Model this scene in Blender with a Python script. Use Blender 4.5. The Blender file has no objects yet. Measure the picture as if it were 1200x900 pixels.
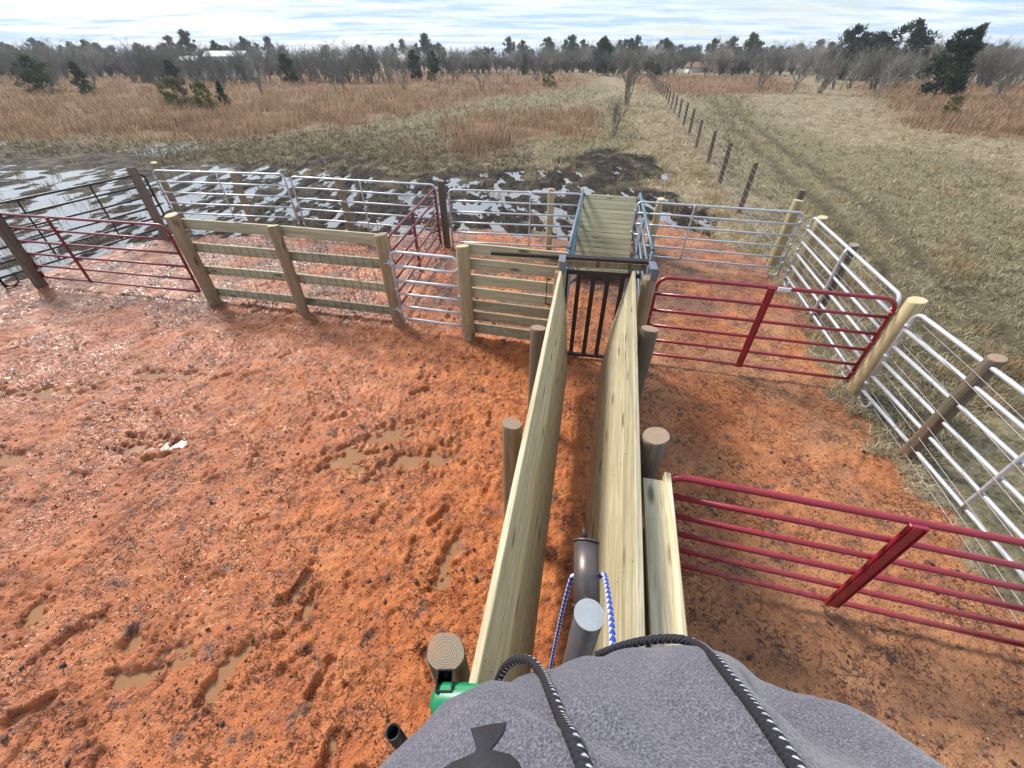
import bpy, bmesh, math, random
import numpy as np
from mathutils import Vector, Matrix, noise as mnoise
from mathutils.bvhtree import BVHTree
random.seed(7); rng = np.random.default_rng(11)
R = math.radians
sc = bpy.context.scene
COL = sc.collection
CAM_H = 3.7

# ------------------------------------------------------------------ helpers
def link(o, parent=None):
    COL.objects.link(o)
    if parent: o.parent = parent
    return o
def tag(o, label=None, cat=None, group=None, kind=None):
    if label: o['label'] = label
    if cat: o['category'] = cat
    if group: o['group'] = group
    if kind: o['kind'] = kind
    return o
def empty(name, loc, label=None, cat=None, group=None, rz=0):
    o = bpy.data.objects.new(name, None); o.location = loc; o.rotation_euler = (0, 0, rz)
    o.empty_display_size = .1
    return tag(link(o), label, cat, group)
class MB:
    def __init__(s): s.v = []; s.f = []; s.m = []; s.uv = []; s.sm = []
    def face(s, idx, mi=0, uv=None, smooth=False):
        s.f.append(idx); s.m.append(mi); s.uv.append(uv or [(0, 0)] * len(idx)); s.sm.append(smooth)
    def box(s, c, d, M=None, mi=0, bev=0.0):
        x, y, z = d[0] / 2, d[1] / 2, d[2] / 2
        n = len(s.v); c = Vector(c)
        if bev <= 0:
            P = [(-x,-y,-z),(x,-y,-z),(x,y,-z),(-x,y,-z),(-x,-y,z),(x,-y,z),(x,y,z),(-x,y,z)]
            F = [(0,3,2,1),(4,5,6,7),(0,1,5,4),(1,2,6,5),(2,3,7,6),(3,0,4,7)]
        else:
            bm = bmesh.new(); bmesh.ops.create_cube(bm, size=1)
            for v in bm.verts: v.co = Vector((v.co.x*d[0], v.co.y*d[1], v.co.z*d[2]))
            bmesh.ops.bevel(bm, geom=bm.edges[:], offset=bev, segments=1, affect='EDGES')
            bm.verts.index_update(); P = [tuple(v.co) for v in bm.verts]; F = [tuple(v.index for v in f.verts) for f in bm.faces]; bm.free()
        for p in P:
            q = Vector(p)
            if M: q = M @ q
            s.v.append(tuple(q + c))
        for f in F: s.face([n + i for i in f], mi)
    def tube(s, pts, r, n=8, mi=0, caps=True, closed=False):
        pts = [Vector(p) for p in pts]; m = len(pts)
        rs = r if isinstance(r, (list, tuple)) else [r] * m
        t0 = (pts[1] - pts[0]).normalized()
        up = Vector((0, 0, 1)) if abs(t0.z) < .9 else Vector((1, 0, 0))
        a = t0.cross(up).normalized(); base = len(s.v); L = 0
        Ls = []
        for i, p in enumerate(pts):
            if i == 0: t = t0
            elif i == m - 1: t = (pts[i] - pts[i-1]).normalized()
            else: t = ((pts[i+1] - pts[i]).normalized() + (pts[i] - pts[i-1]).normalized()).normalized()
            a = (a - t * a.dot(t)).normalized(); b = t.cross(a)
            if i: L += (pts[i] - pts[i-1]).length
            Ls.append(L)
            for k in range(n):
                an = 2 * math.pi * k / n
                s.v.append(tuple(p + (a * math.cos(an) + b * math.sin(an)) * rs[i]))
        for i in range(m - 1):
            for k in range(n):
                k2 = (k + 1) % n
                s.face([base+i*n+k, base+i*n+k2, base+(i+1)*n+k2, base+(i+1)*n+k], mi,
                       [(Ls[i], k/n), (Ls[i], (k+1)/n), (Ls[i+1], (k+1)/n), (Ls[i+1], k/n)], True)
        if caps:
            s.face([base + k for k in range(n)][::-1], mi)
            s.face([base + (m-1)*n + k for k in range(n)], mi)
    def build(s, name, mats, parent=None, label=None):
        me = bpy.data.meshes.new(name); me.from_pydata(s.v, [], s.f)
        if not isinstance(mats, (list, tuple)): mats = [mats]
        for m in mats: me.materials.append(m)
        me.polygons.foreach_set('material_index', s.m)
        me.polygons.foreach_set('use_smooth', s.sm)
        uvl = me.uv_layers.new(name='UVMap')
        flat = [c for f in s.uv for p in f for c in p]
        uvl.data.foreach_set('uv', flat)
        me.update()
        o = bpy.data.objects.new(name, me); link(o, parent)
        if label: o['label'] = label
        return o
def arc(c, r, a0, a1, n, ex, ez):
    return [Vector(c) + ex * (r * math.cos(a0 + (a1-a0)*i/n)) + ez * (r * math.sin(a0 + (a1-a0)*i/n)) for i in range(n+1)]

# ------------------------------------------------------------------ materials
def newmat(name):
    m = bpy.data.materials.new(name); m.use_nodes = True
    nt = m.node_tree; b = nt.nodes['Principled BSDF']
    return m, nt, b
class NT:
    def __init__(s, nt): s.nt = nt; s.N = nt.nodes; s.L = nt.links
    def n(s, t, **k):
        x = s.N.new(t)
        for a, b in k.items(): setattr(x, a, b)
        return x
    def l(s, a, b): s.L.new(a, b)
    def coord(s, kind='Object', scale=(1, 1, 1), rnd=False):
        tc = s.n('ShaderNodeTexCoord'); mp = s.n('ShaderNodeMapping'); mp.inputs['Scale'].default_value = scale
        s.l(tc.outputs[kind], mp.inputs['Vector'])
        if rnd:
            oi = s.n('ShaderNodeObjectInfo'); mu = s.n('ShaderNodeMath', operation='MULTIPLY'); mu.inputs[1].default_value = 57.0
            s.l(oi.outputs['Random'], mu.inputs[0]); s.l(mu.outputs[0], mp.inputs['Location'])
        return mp.outputs[0]
    def noise(s, vec, scale, detail=4, rough=.55, dist=0):
        x = s.n('ShaderNodeTexNoise'); x.inputs['Scale'].default_value = scale; x.inputs['Detail'].default_value = detail
        x.inputs['Roughness'].default_value = rough; x.inputs['Distortion'].default_value = dist
        if vec: s.l(vec, x.inputs['Vector'])
        return x.outputs['Fac']
    def ramp(s, fac, stops):
        x = s.n('ShaderNodeValToRGB'); e = x.color_ramp.elements
        while len(e) < len(stops): e.new(.5)
        for i, (p, c) in enumerate(stops):
            e[i].position = p; e[i].color = (c, c, c, 1) if isinstance(c, (int, float)) else (*c, 1)
        s.l(fac, x.inputs[0]); return x.outputs[0]
    def mix(s, f, a, b, bt='MIX'):
        x = s.n('ShaderNodeMix', data_type='RGBA', blend_type=bt)
        for i, v in ((0, f), (6, a), (7, b)):
            if isinstance(v, (int, float)): x.inputs[i].default_value = v if i == 0 else (v, v, v, 1)
            elif isinstance(v, tuple): x.inputs[i].default_value = (*v, 1)
            else: s.l(v, x.inputs[i])
        return x.outputs[2]
    def math(s, op, a, b=0.0, clamp=False):
        x = s.n('ShaderNodeMath', operation=op, use_clamp=clamp)
        for i, v in ((0, a), (1, b)):
            if isinstance(v, (int, float)): x.inputs[i].default_value = v
            else: s.l(v, x.inputs[i])
        return x.outputs[0]
    def bump(s, h, strength=.3, dist=.01, normal=None):
        x = s.n('ShaderNodeBump'); x.inputs['Strength'].default_value = strength; x.inputs['Distance'].default_value = dist
        s.l(h, x.inputs['Height'])
        if normal: s.l(normal, x.inputs['Normal'])
        return x.outputs[0]
def mat_wood(name, c1, c2, c3, axis=0, rough=.75, stain=(.25,.2,.1)):
    m, nt, b = newmat(name); q = NT(nt)
    sc_ = [14, 14, 14]; sc_[axis] = .7
    v = q.coord('Object', tuple(sc_), rnd=True)
    g = q.noise(v, 1.6, 6, .6, .6)
    sf = [60, 60, 60]; sf[axis] = 2.0
    v2 = q.coord('Object', tuple(sf), rnd=True); g2 = q.noise(v2, 2.0, 3, .6)
    col = q.ramp(g, [(.3, c1), (.5, c2), (.72, c3)])
    col = q.mix(q.ramp(g2, [(.35, .0), (.75, .6)]), col, tuple(x*.55 for x in c1))
    sb = [2.0, 2.0, 2.0]; sb[axis] = .8
    bl = q.noise(q.coord('Object', tuple(sb), rnd=True), 1.5, 3)
    col = q.mix(q.ramp(bl, [(.45, 0), (.75, .5)]), col, stain)
    # knots
    vk = [5.5, 5.5, 5.5]; vk[axis] = 1.6
    vo = q.n('ShaderNodeTexVoronoi'); vo.inputs['Scale'].default_value = 1.0
    q.l(q.coord('Object', tuple(vk), rnd=True), vo.inputs['Vector'])
    kn = q.ramp(vo.outputs['Distance'], [(.10, 1), (.19, 0)])
    col = q.mix(q.math('MULTIPLY', kn, .8), col, (.07, .035, .015))
    geo = q.n('ShaderNodeNewGeometry'); sp = q.n('ShaderNodeSeparateXYZ'); q.l(geo.outputs['Position'], sp.inputs[0])
    low = q.math('SUBTRACT', 1.0, q.math('MULTIPLY', sp.outputs['Z'], 1.15), True)
    spl = q.ramp(q.noise(geo.outputs['Position'], 16, 6, .7), [(.44, 0), (.56, 1)])
    col = q.mix(q.math('MULTIPLY', q.math('ADD', q.math('MULTIPLY', low, .5), .04), spl, True), col, (.27,.12,.06))
    oi = q.n('ShaderNodeObjectInfo'); h = q.n('ShaderNodeHueSaturation')
    q.l(q.math('ADD', q.math('MULTIPLY', oi.outputs['Random'], .42), .78), h.inputs['Value']); q.l(col, h.inputs['Color'])
    q.l(h.outputs[0], b.inputs['Base Color']); b.inputs['Roughness'].default_value = rough
    q.l(q.bump(q.math('ADD', g, q.math('MULTIPLY', g2, .4)), .5, .004), b.inputs['Normal'])
    return m
def mat_endgrain(name, c1, c2, dirt=(.3,.1,.04)):
    m, nt, b = newmat(name); q = NT(nt)
    v = q.coord('Object', (1, 1, 0), rnd=False)
    w = q.n('ShaderNodeTexWave', wave_type='RINGS', rings_direction='Z'); w.inputs['Scale'].default_value = 32; w.inputs['Distortion'].default_value = 7; w.inputs['Detail'].default_value = 3
    q.l(v, w.inputs['Vector'])
    col = q.mix(w.outputs['Fac'], c1, c2)
    ns = q.noise(q.coord('Object', (1, 1, 1), True), 18, 4)
    col = q.mix(q.ramp(ns, [(.45, .05), (.65, .6)]), col, dirt)
    q.l(col, b.inputs['Base Color']); b.inputs['Roughness'].default_value = .85
    q.l(q.bump(w.outputs['Fac'], .4, .003), b.inputs['Normal'])
    return m
def mat_metal(name, base, metallic, rough, dirt=(.35,.13,.06), damt=.35, coat=0.0, zdirt=True, vscale=9, hi=.12):
    m, nt, b = newmat(name); q = NT(nt)
    v = q.coord('Object', (1, 1, 1), True)
    n1 = q.noise(v, vscale, 5, .6); n2 = q.noise(v, 60, 3)
    col = q.mix(q.ramp(n1, [(.35, .0), (.8, 1)]), base, tuple(x*.72 for x in base))
    geo = q.n('ShaderNodeNewGeometry'); sp = q.n('ShaderNodeSeparateXYZ'); q.l(geo.outputs['Position'], sp.inputs[0])
    low = q.math('SUBTRACT', 1.0, q.math('MULTIPLY', sp.outputs['Z'], 1.3), True)
    dm = q.math('MULTIPLY', q.math('ADD', q.math('MULTIPLY', low, .55), hi), q.ramp(q.noise(v, 22, 5, .65), [(.42, 0), (.62, 1)]), True)
    dm = q.math('MULTIPLY', dm, damt * 2, True)
    col = q.mix(dm, col, dirt)
    q.l(col, b.inputs['Base Color'])
    b.inputs['Metallic'].default_value = metallic
    q.l(q.math('ADD', q.math('MULTIPLY', n1, .25), rough - .1), b.inputs['Roughness'])
    b.inputs['Coat Weight'].default_value = coat; b.inputs['Coat Roughness'].default_value = .12
    q.l(q.bump(n2, .12, .002), b.inputs['Normal'])
    return m
def mat_plain(name, c, rough=.6, metallic=0.0, nscale=20, var=.25, bump=.2):
    m, nt, b = newmat(name); q = NT(nt)
    n1 = q.noise(q.coord('Object', (1, 1, 1), True), nscale, 4)
    q.l(q.mix(n1, tuple(x*(1-var) for x in c), tuple(min(1, x*(1+var)) for x in c)), b.inputs['Base Color'])
    b.inputs['Roughness'].default_value = rough; b.inputs['Metallic'].default_value = metallic
    q.l(q.bump(n1, bump, .004), b.inputs['Normal'])
    return m
def mat_attr(name, rough=.9, trans=0.0, spec=.2, var=.3):
    m, nt, b = newmat(name); q = NT(nt)
    at = q.n('ShaderNodeAttribute', attribute_name='tint')
    q.l(at.outputs['Color'], b.inputs['Base Color']); b.inputs['Roughness'].default_value = rough
    b.inputs['Specular IOR Level'].default_value = spec
    if trans:
        t = q.n('ShaderNodeBsdfTranslucent'); q.l(at.outputs['Color'], t.inputs['Color'])
        mx = q.n('ShaderNodeMixShader'); mx.inputs[0].default_value = trans
        q.l(b.outputs[0], mx.inputs[1]); q.l(t.outputs[0], mx.inputs[2]); q.l(mx.outputs[0], nt.nodes['Material Output'].inputs['Surface'])
    return m
M = {}
M['pine'] = mat_wood('treated_pine', (.38,.31,.18), (.60,.52,.33), (.73,.66,.46), 0, stain=(.37,.29,.16))
M['pine_green'] = mat_wood('green_treated_pine', (.31,.29,.17), (.47,.44,.28), (.59,.56,.38), 0, stain=(.22,.21,.13))
M['deck'] = mat_wood('dark_deck_pine', (.16,.15,.085), (.24,.225,.13), (.32,.30,.19), 0, stain=(.14,.12,.07))  # darker version of the green pine, for the ramp deck boards
M['post_new'] = mat_wood('fresh_post_wood', (.36,.28,.14), (.50,.41,.22), (.6,.5,.29), 2, stain=(.34,.26,.13))
M['post_old'] = mat_wood('weathered_post_wood', (.085,.068,.045), (.16,.125,.085), (.25,.20,.14), 2, stain=(.07,.055,.04))
M['post_mid'] = mat_wood('brown_post_wood', (.22,.155,.085), (.33,.24,.13), (.42,.32,.19), 2, stain=(.18,.13,.08))
M['end_new'] = mat_endgrain('fresh_end_grain', (.62,.53,.33), (.5,.4,.22), (.5,.33,.17))
M['end_old'] = mat_endgrain('muddy_end_grain', (.30,.25,.17), (.17,.14,.10), (.42,.19,.11))
M['galv'] = mat_metal('galvanised_steel', (.62,.66,.70), .45, .42, damt=.3)
M['red'] = mat_metal('red_gate_paint', (.30,.012,.028), .05, .36, damt=.22, coat=.35)
M['dkred'] = mat_metal('dark_red_gate_paint', (.20,.014,.028), .0, .42, damt=.3, coat=.25)
M['black'] = mat_metal('black_panel_paint', (.02,.022,.026), .0, .4, damt=.15)
M['blue'] = mat_metal('blue_grey_paint', (.10,.17,.20), .1, .45, damt=.3)
M['iron'] = mat_metal('dark_rusty_iron', (.035,.024,.02), .2, .55, dirt=(.12,.05,.03), damt=.5)
M['plate'] = mat_metal('grey_steel_plate', (.20,.22,.26), .4, .45, damt=.2)
M['pipe'] = mat_metal('raw_steel_pipe', (.13,.12,.125), .6, .38, dirt=(.27,.13,.05), damt=.8, vscale=25, hi=.16)
M['cutsteel'] = mat_metal('bright_cut_steel', (.50,.52,.54), .75, .42, dirt=(.4,.38,.36), damt=.6, vscale=60, hi=.45)
M['green'] = mat_plain('green_paint', (.008,.20,.08), .38, 0, 30, .15, .1)
M['blackplastic'] = mat_plain('black_plastic', (.012,.012,.014), .35, 0, 30)
M['wire'] = mat_metal('fence_wire', (.42,.42,.42), .5, .5, damt=.2)
M['wiredark'] = mat_plain('dull_wire', (.10,.10,.09), .6, .2)
M['tin'] = mat_plain('pale_metal_roof', (.26,.28,.30), .6, .1)
M['siding'] = mat_plain('pale_siding', (.62,.60,.56), .7)
M['brownroof'] = mat_plain('brown_roof', (.22,.13,.09), .8)
M['darkopen'] = mat_plain('dark_opening', (.03,.03,.035), .6)
M['bark'] = mat_attr('grey_bark_twigs', .95)
M['needles'] = mat_attr('evergreen_foliage', .8, .25)
M['drygrass'] = mat_attr('dry_grass_blades', .85, .3)
M['label'] = mat_plain('white_tag', (.75,.75,.73), .5)

# ------------------------------------------------------------------ noise (numpy)
def hash2(ix, iy, seed):
    h = (ix.astype(np.int64) * 374761393 + iy.astype(np.int64) * 668265263 + seed * 1442695041) & 0xffffffff
    h = ((h ^ (h >> 13)) * 1274126177) & 0xffffffff
    h = (h ^ (h >> 16)) & 0xffffffff
    return h.astype(np.float64) / 4294967296.0
def vnoise(x, y, seed=0):
    ix = np.floor(x); iy = np.floor(y); fx = x - ix; fy = y - iy
    def g(a, b):
        an = hash2(ix + a, iy + b, seed) * 2 * np.pi
        return np.cos(an) * (fx - a) + np.sin(an) * (fy - b)
    u = fx*fx*fx*(fx*(fx*6-15)+10); w = fy*fy*fy*(fy*(fy*6-15)+10)
    return ((g(0,0)*(1-u) + g(1,0)*u)*(1-w) + (g(0,1)*(1-u) + g(1,1)*u)*w) * 1.5
def fbm(x, y, f, oct_=4, seed=0, gain=.5):
    s = 0; a = 1; t = 0
    for i in range(oct_):
        s = s + a * vnoise(x*f + i*17.3, y*f - i*9.1, seed + i); t += a; f *= 2.03; a *= gain
    return s / t
def inpoly(x, y, poly):
    r = np.zeros(x.shape, bool); n = len(poly)
    for i in range(n):
        x1, y1 = poly[i]; x2, y2 = poly[(i+1) % n]
        if y1 == y2: continue
        c = ((y1 > y) != (y2 > y)) & (x < (x2-x1)*(y-y1)/(y2-y1) + x1)
        r ^= c
    return r
def sst(a, b, x):
    t = np.clip((x-a)/(b-a), 0, 1); return t*t*(3-2*t)

# ------------------------------------------------------------------ ground zones (world metres)
RED = [(-14,-6),(-14,6.6),(-10.6,7.6),(-10.0,9.0),(-9.1,10.6),(-5.5,11.0),(-3.2,10.4),(-1.4,11.3),(1.6,10.6),(2.4,11.2),(3.6,12.6),(4.6,11.6),(5.9,9.0),(5.1,6.3),(4.6,4.4),(4.35,3.0),(4.35,1.5),(4.9,.2),(5.2,-3),(5,-6)]
MUD = [(-60,6),(-14,6.6),(-9.6,7.2),(-9.1,10.5),(5.5,10.5),(5.4,13.5),(5.6,17),(6.6,21.5),(4.2,22.5),(1.0,18.5),(-4,19),(-8,20.5),(-14,19.5),(-22,22),(-60,24)]
SEDGE = [   # tall rusty grass
 [(-200,34),(-45,29),(-28,26),(-16,27),(-9,32),(-8,40),(2,62),(11,80),(19,118),(-10,150),(-220,150)],
 [(-3.5,22.5),(-1.0,21.5),(3.4,27),(6.2,33),(7.5,42),(4,44),(-1.5,36),(-4.6,29)],
 [(27,30),(31,23),(46,18),(90,19),(120,60),(60,90),(45,62),(33,42)],
 [(17,60),(30,58),(44,75),(60,120),(26,125)],
]
GREEN = [[(-70,19),(-14,20),(-6,20),(-3.2,22),(-5,28),(-2,36),(5,46),(13,66),(19,110),(16,110),(8,78),(-2,56),(-9,38),(-9,31),(-17,25),(-30,23),(-60,25)],
         [(2,20),(6,23),(9,35),(13,58),(9,54),(6,42),(5.5,32),(3,26)],
         [(6.5,8),(11,11),(16,19),(19,33),(26,60),(20,58),(13,32),(9,18),(6.2,11)],
         [(5.5,1),(9,3),(16,12),(22,22),(18,24),(11,14),(6,6)]]
TRACK = [[(26,62),(17.5,36),(13.6,22),(11.2,13.2),(9.4,8.6),(8.2,5.6),(7.8,2)],[(24,62),(16,36),(12.2,22),(9.9,13.4),(8.2,8.8),(7.2,6),(6.8,2)]]
def segdist(x, y, pl):
    d = np.full(x.shape, 1e9)
    for (ax, ay), (bx, by) in zip(pl[:-1], pl[1:]):
        dx, dy = bx-ax, by-ay; t = np.clip(((x-ax)*dx+(y-ay)*dy)/(dx*dx+dy*dy), 0, 1)
        d = np.minimum(d, np.hypot(x-ax-t*dx, y-ay-t*dy))
    return d
WATER_Z = -.045
PUD = [(-1.55,3.55,.55,.22,.5),(-1.15,3.15,.55,.16,.3),(-1.95,3.2,.45,.18,.2),(-2.9,.98,.2,.10,.3),(-2.63,1.15,.14,.08,0),(-2.2,1.06,.10,.22,-.4),(-3.1,1.25,.10,.16,.1),(-2.35,.05,.3,.10,.2),(-3.6,1.3,.22,.07,.9),(-1.0,.2,.09,.22,-.3),(-4.4,3.4,.5,.12,.2),(-6.6,4.4,.7,.14,.1),(-5.3,4.8,.6,.12,-.1),(-6.2,3.1,.5,.15,.3),(-.62,1.95,.08,.3,-.2),(-4.1,1.5,.1,.25,.3)]
prints = []
for i in range(230):
    prints.append((random.uniform(-9.5, -.2), random.uniform(.1, 7.5), random.uniform(0, 6.28), random.uniform(.75, 1.1), random.uniform(.5, 1)))
for (px_, py_, an_) in [(-1.25,.55,1.5),(-1.02,.35,1.3),(-1.9,1.7,1.2),(-1.75,1.55,1.35),(-.75,2.4,.9),(-4.2,3.2,.3),(-1.3,4.4,.4),(-3.5,.8,.6),(-1.45,1.0,1.3)]:
    prints.append((px_, py_, an_, 1.05, 1.3))
for i in range(90):
    prints.append((random.uniform(1.2, 4.3), random.uniform(.3, 8.5), random.uniform(0, 6.28), random.uniform(.7, 1.0), random.uniform(.2, .6)))
for i in range(150):
    prints.append((random.uniform(-9, 5), random.uniform(7.0, 11), random.uniform(0, 6.28), random.uniform(.6, 1.0), random.uniform(.4, 1)))
def ground(x, y, fine=True):
    wx = x + .5*fbm(x, y, .9, 3, 5) + .25*fbm(x, y, 3.5, 3, 45); wy = y + .6*fbm(x, y, .8, 3, 15) + .25*fbm(x, y, 3.1, 3, 55)
    red = inpoly(wx, wy, RED); mud = inpoly(x + 2.6*fbm(x, y, .3, 5, 25) + .7*fbm(x, y, 1.9, 3, 26), y + 3.2*fbm(x, y, .35, 5, 35) + .9*fbm(x, y, 1.7, 3, 36), MUD) & ~red
    redf = red.astype(float); mudf = mud.astype(float)
    far = np.clip((np.hypot(x, y)-14)/20, 0, 1)
    h = .012*fbm(x, y, 1.2, 3, 1)
    n1 = fbm(x, y, 5.5, 4, 2); n2 = fbm(x, y, 17, 3, 3); n3 = 1-np.abs(fbm(x, y, 3.0, 4, 4))*2
    wet = sst(-1.2, -5.0, x) * sst(0.1, -.2, fbm(x, y, .5, 2, 77))
    hr = .030*n1 + .016*n2 + .014*n3 + .026*np.clip(fbm(x, y, 9, 3, 8)-.12, 0, 1)*2 - .03*np.clip(fbm(x, y, 7, 3, 18)-.16, 0, .3)
    gmask = np.clip(fbm(x, y, 1.3, 2, 28)*2.2 + .45, 0, 1)
    hr = hr - .020*gmask*np.exp(-(fbm(x + .2*n1, y, 4.2, 3, 29)/.045)**2) - .014*np.exp(-(fbm(x, y + .1*n1, 9.5, 2, 30)/.06)**2)*np.clip(fbm(x, y, 2.1, 2, 31)*2.5+.2, 0, 1)
    pu = hash2(np.floor(x/.11), np.floor(y/.11), 5); pv_ = hash2(np.floor(x/.11), np.floor(y/.11), 6); ps = hash2(np.floor(x/.11), np.floor(y/.11), 7)
    dd = np.hypot(x/.11-np.floor(x/.11)-.25-.5*pu, y/.11-np.floor(y/.11)-.25-.5*pv_)
    hr = hr - .022*(ps > .62)*np.exp(-(dd/.17)**2)
    hr *= np.where(x > .9, .6, 1.0)
    mudbase = .05 + .10*fbm(x, y, .55, 2, 60)
    rut = fbm(x*1.7 + y*.25, y*.6 - x*.1, 1.15, 4, 61) + .22*fbm(x*1.3, y*.7, 4.5, 3, 64)
    hm = mudbase*.35 - .036 + .03*np.clip((y-14)/4, 0, 1) + .17*rut + .035*fbm(x, y, 8, 3, 62) + .02*fbm(x, y, 3, 3, 63) + .06*np.clip((y-19)/3, 0, 1) - .045*np.clip((-6-x)/5, 0, 1) - .02*np.exp(-((x+1.5)/2.5)**2)
    hg = .02 + .08*fbm(x, y, 2.6, 4, 9) + .05*fbm(x, y, .9, 2, 19) + .35*far*fbm(x, y, .05, 2, 10)
    trk = np.minimum(segdist(x + .3*fbm(x,y,.5,2,70), y, TRACK[0]), segdist(x + .3*fbm(x,y,.5,2,71), y, TRACK[1]))
    hg = hg - .07*np.exp(-(trk/.25)**2)
    h = h + np.where(red, hr, np.where(mud, hm, hg))
    if fine:
        for cx, cy, rx, ry, an in PUD:
            dx = x-cx; dy = y-cy; m = (np.abs(dx) < 1.4) & (np.abs(dy) < 1.4)
            u = (dx[m]*math.cos(an)+dy[m]*math.sin(an))/rx; v = (-dx[m]*math.sin(an)+dy[m]*math.cos(an))/ry
            d = np.sqrt(u*u+v*v) + .95*n1[m] + .5*n2[m] + .5*n3[m] - .2
            h[m] = h[m] - .060*sst(1.5, .45, d)
        for cx, cy, an, s, dp in prints:
            m = (np.abs(x-cx) < .3) & (np.abs(y-cy) < .3) & red
            if not m.any(): continue
            dx = x[m]-cx; dy = y[m]-cy
            u = (dx*math.cos(an)+dy*math.sin(an))/s; v = (-dx*math.sin(an)+dy*math.cos(an))/s
            w = .050 - .012*np.cos(u*20)  # narrower waist of the sole
            d = np.sqrt((np.clip(np.abs(u)-.09, 0, 9))**2 + v*v)/w
            h[m] += dp*(-.034*sst(1.05, .75, d) + .014*np.exp(-((d-1.3)/.25)**2) + .003*np.sin(u*190)*(d < .8))
        # the pipe of churned soil near the chute walls
    sedge = np.zeros(x.shape, bool); grn = np.zeros(x.shape, bool)
    wx2 = x + 2.5*fbm(x, y, .16, 4, 81); wy2 = y + 3.0*fbm(x, y, .14, 4, 82)
    jx = wx2 + (1.2+y*.03)*fbm(x, y, 1.7, 4, 83)*2; jy = wy2 + (1.5+y*.05)*fbm(x, y, 1.9, 4, 84)*2
    for p in SEDGE: sedge |= inpoly(jx, jy, p)
    for p in GREEN: grn |= inpoly(wx2, wy2, p)
    return h, redf, mudf, sedge & ~red & ~mud, grn & ~red & ~mud, trk
def axis(dense, lo, hi, lim, g):
    a = [dense[0]]
    out = list(dense); s = dense[-1]-dense[-2]
    while out[-1] < hi: s = min(s*g, lim); out.append(out[-1]+s)
    s = dense[1]-dense[0]
    while out[0] > lo: s = min(s*g, lim); out.insert(0, out[0]-s)
    return np.array(out)
xs = axis(list(np.concatenate([np.arange(-10.5, -5, .032), np.arange(-5, 2.2, .0185), np.arange(2.2, 7, .03)])), -1000, 1000, 90, 1.045)
yd = []; yy = -.6
while yy < 13: yd.append(yy); yy += .016 + .0022*max(0, yy)**1.15
ys = axis(yd, -120, 1150, 90, 1.022)
X, Y = np.meshgrid(xs, ys)
Hh, redf, mudf, sedge, grn, trk = ground(X.ravel(), Y.ravel())
nx, ny = len(xs), len(ys)
print('ground', nx, ny, nx*ny)
co = np.stack([X.ravel(), Y.ravel(), Hh], 1)
def gridmesh(name, co, nx, ny):
    me = bpy.data.meshes.new(name); me.vertices.add(len(co)); me.vertices.foreach_set('co', co.ravel().astype(np.float32))
    i = np.arange((nx-1)*(ny-1)); r = i // (nx-1); c = i % (nx-1); a = r*nx+c
    F = np.stack([a, a+1, a+nx+1, a+nx], 1).ravel()
    me.loops.add(len(F)); me.loops.foreach_set('vertex_index', F.astype(np.int32))
    me.polygons.add(len(i)); me.polygons.foreach_set('loop_start', (i*4).astype(np.int32)); me.polygons.foreach_set('loop_total', np.full(len(i), 4, np.int32))
    me.polygons.foreach_set('use_smooth', np.ones(len(i), bool))
    me.update(calc_edges=True); return me
gm = gridmesh('ground', co, nx, ny)
def blur(a, k=1):
    a = a.reshape(ny, nx)
    for _ in range(k):
        b = a.copy(); b[1:-1, 1:-1] = (a[1:-1, 1:-1]*2 + a[:-2, 1:-1] + a[2:, 1:-1] + a[1:-1, :-2] + a[1:-1, 2:])/6; a = b
    return a.ravel()
zc = np.stack([blur(redf, 3), blur(mudf, 3), blur(sedge.astype(float), 2), np.ones(len(co))], 1)
ca = gm.color_attributes.new('zone', 'FLOAT_COLOR', 'POINT'); ca.data.foreach_set('color', zc.ravel().astype(np.float32))
zc2 = np.stack([blur(grn.astype(float), 3), np.exp(-(trk/.28)**2), np.clip(Hh*8+.5, 0, 1), np.ones(len(co))], 1)
ca = gm.color_attributes.new('zoneb', 'FLOAT_COLOR', 'POINT'); ca.data.foreach_set('color', zc2.ravel().astype(np.float32))

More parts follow.
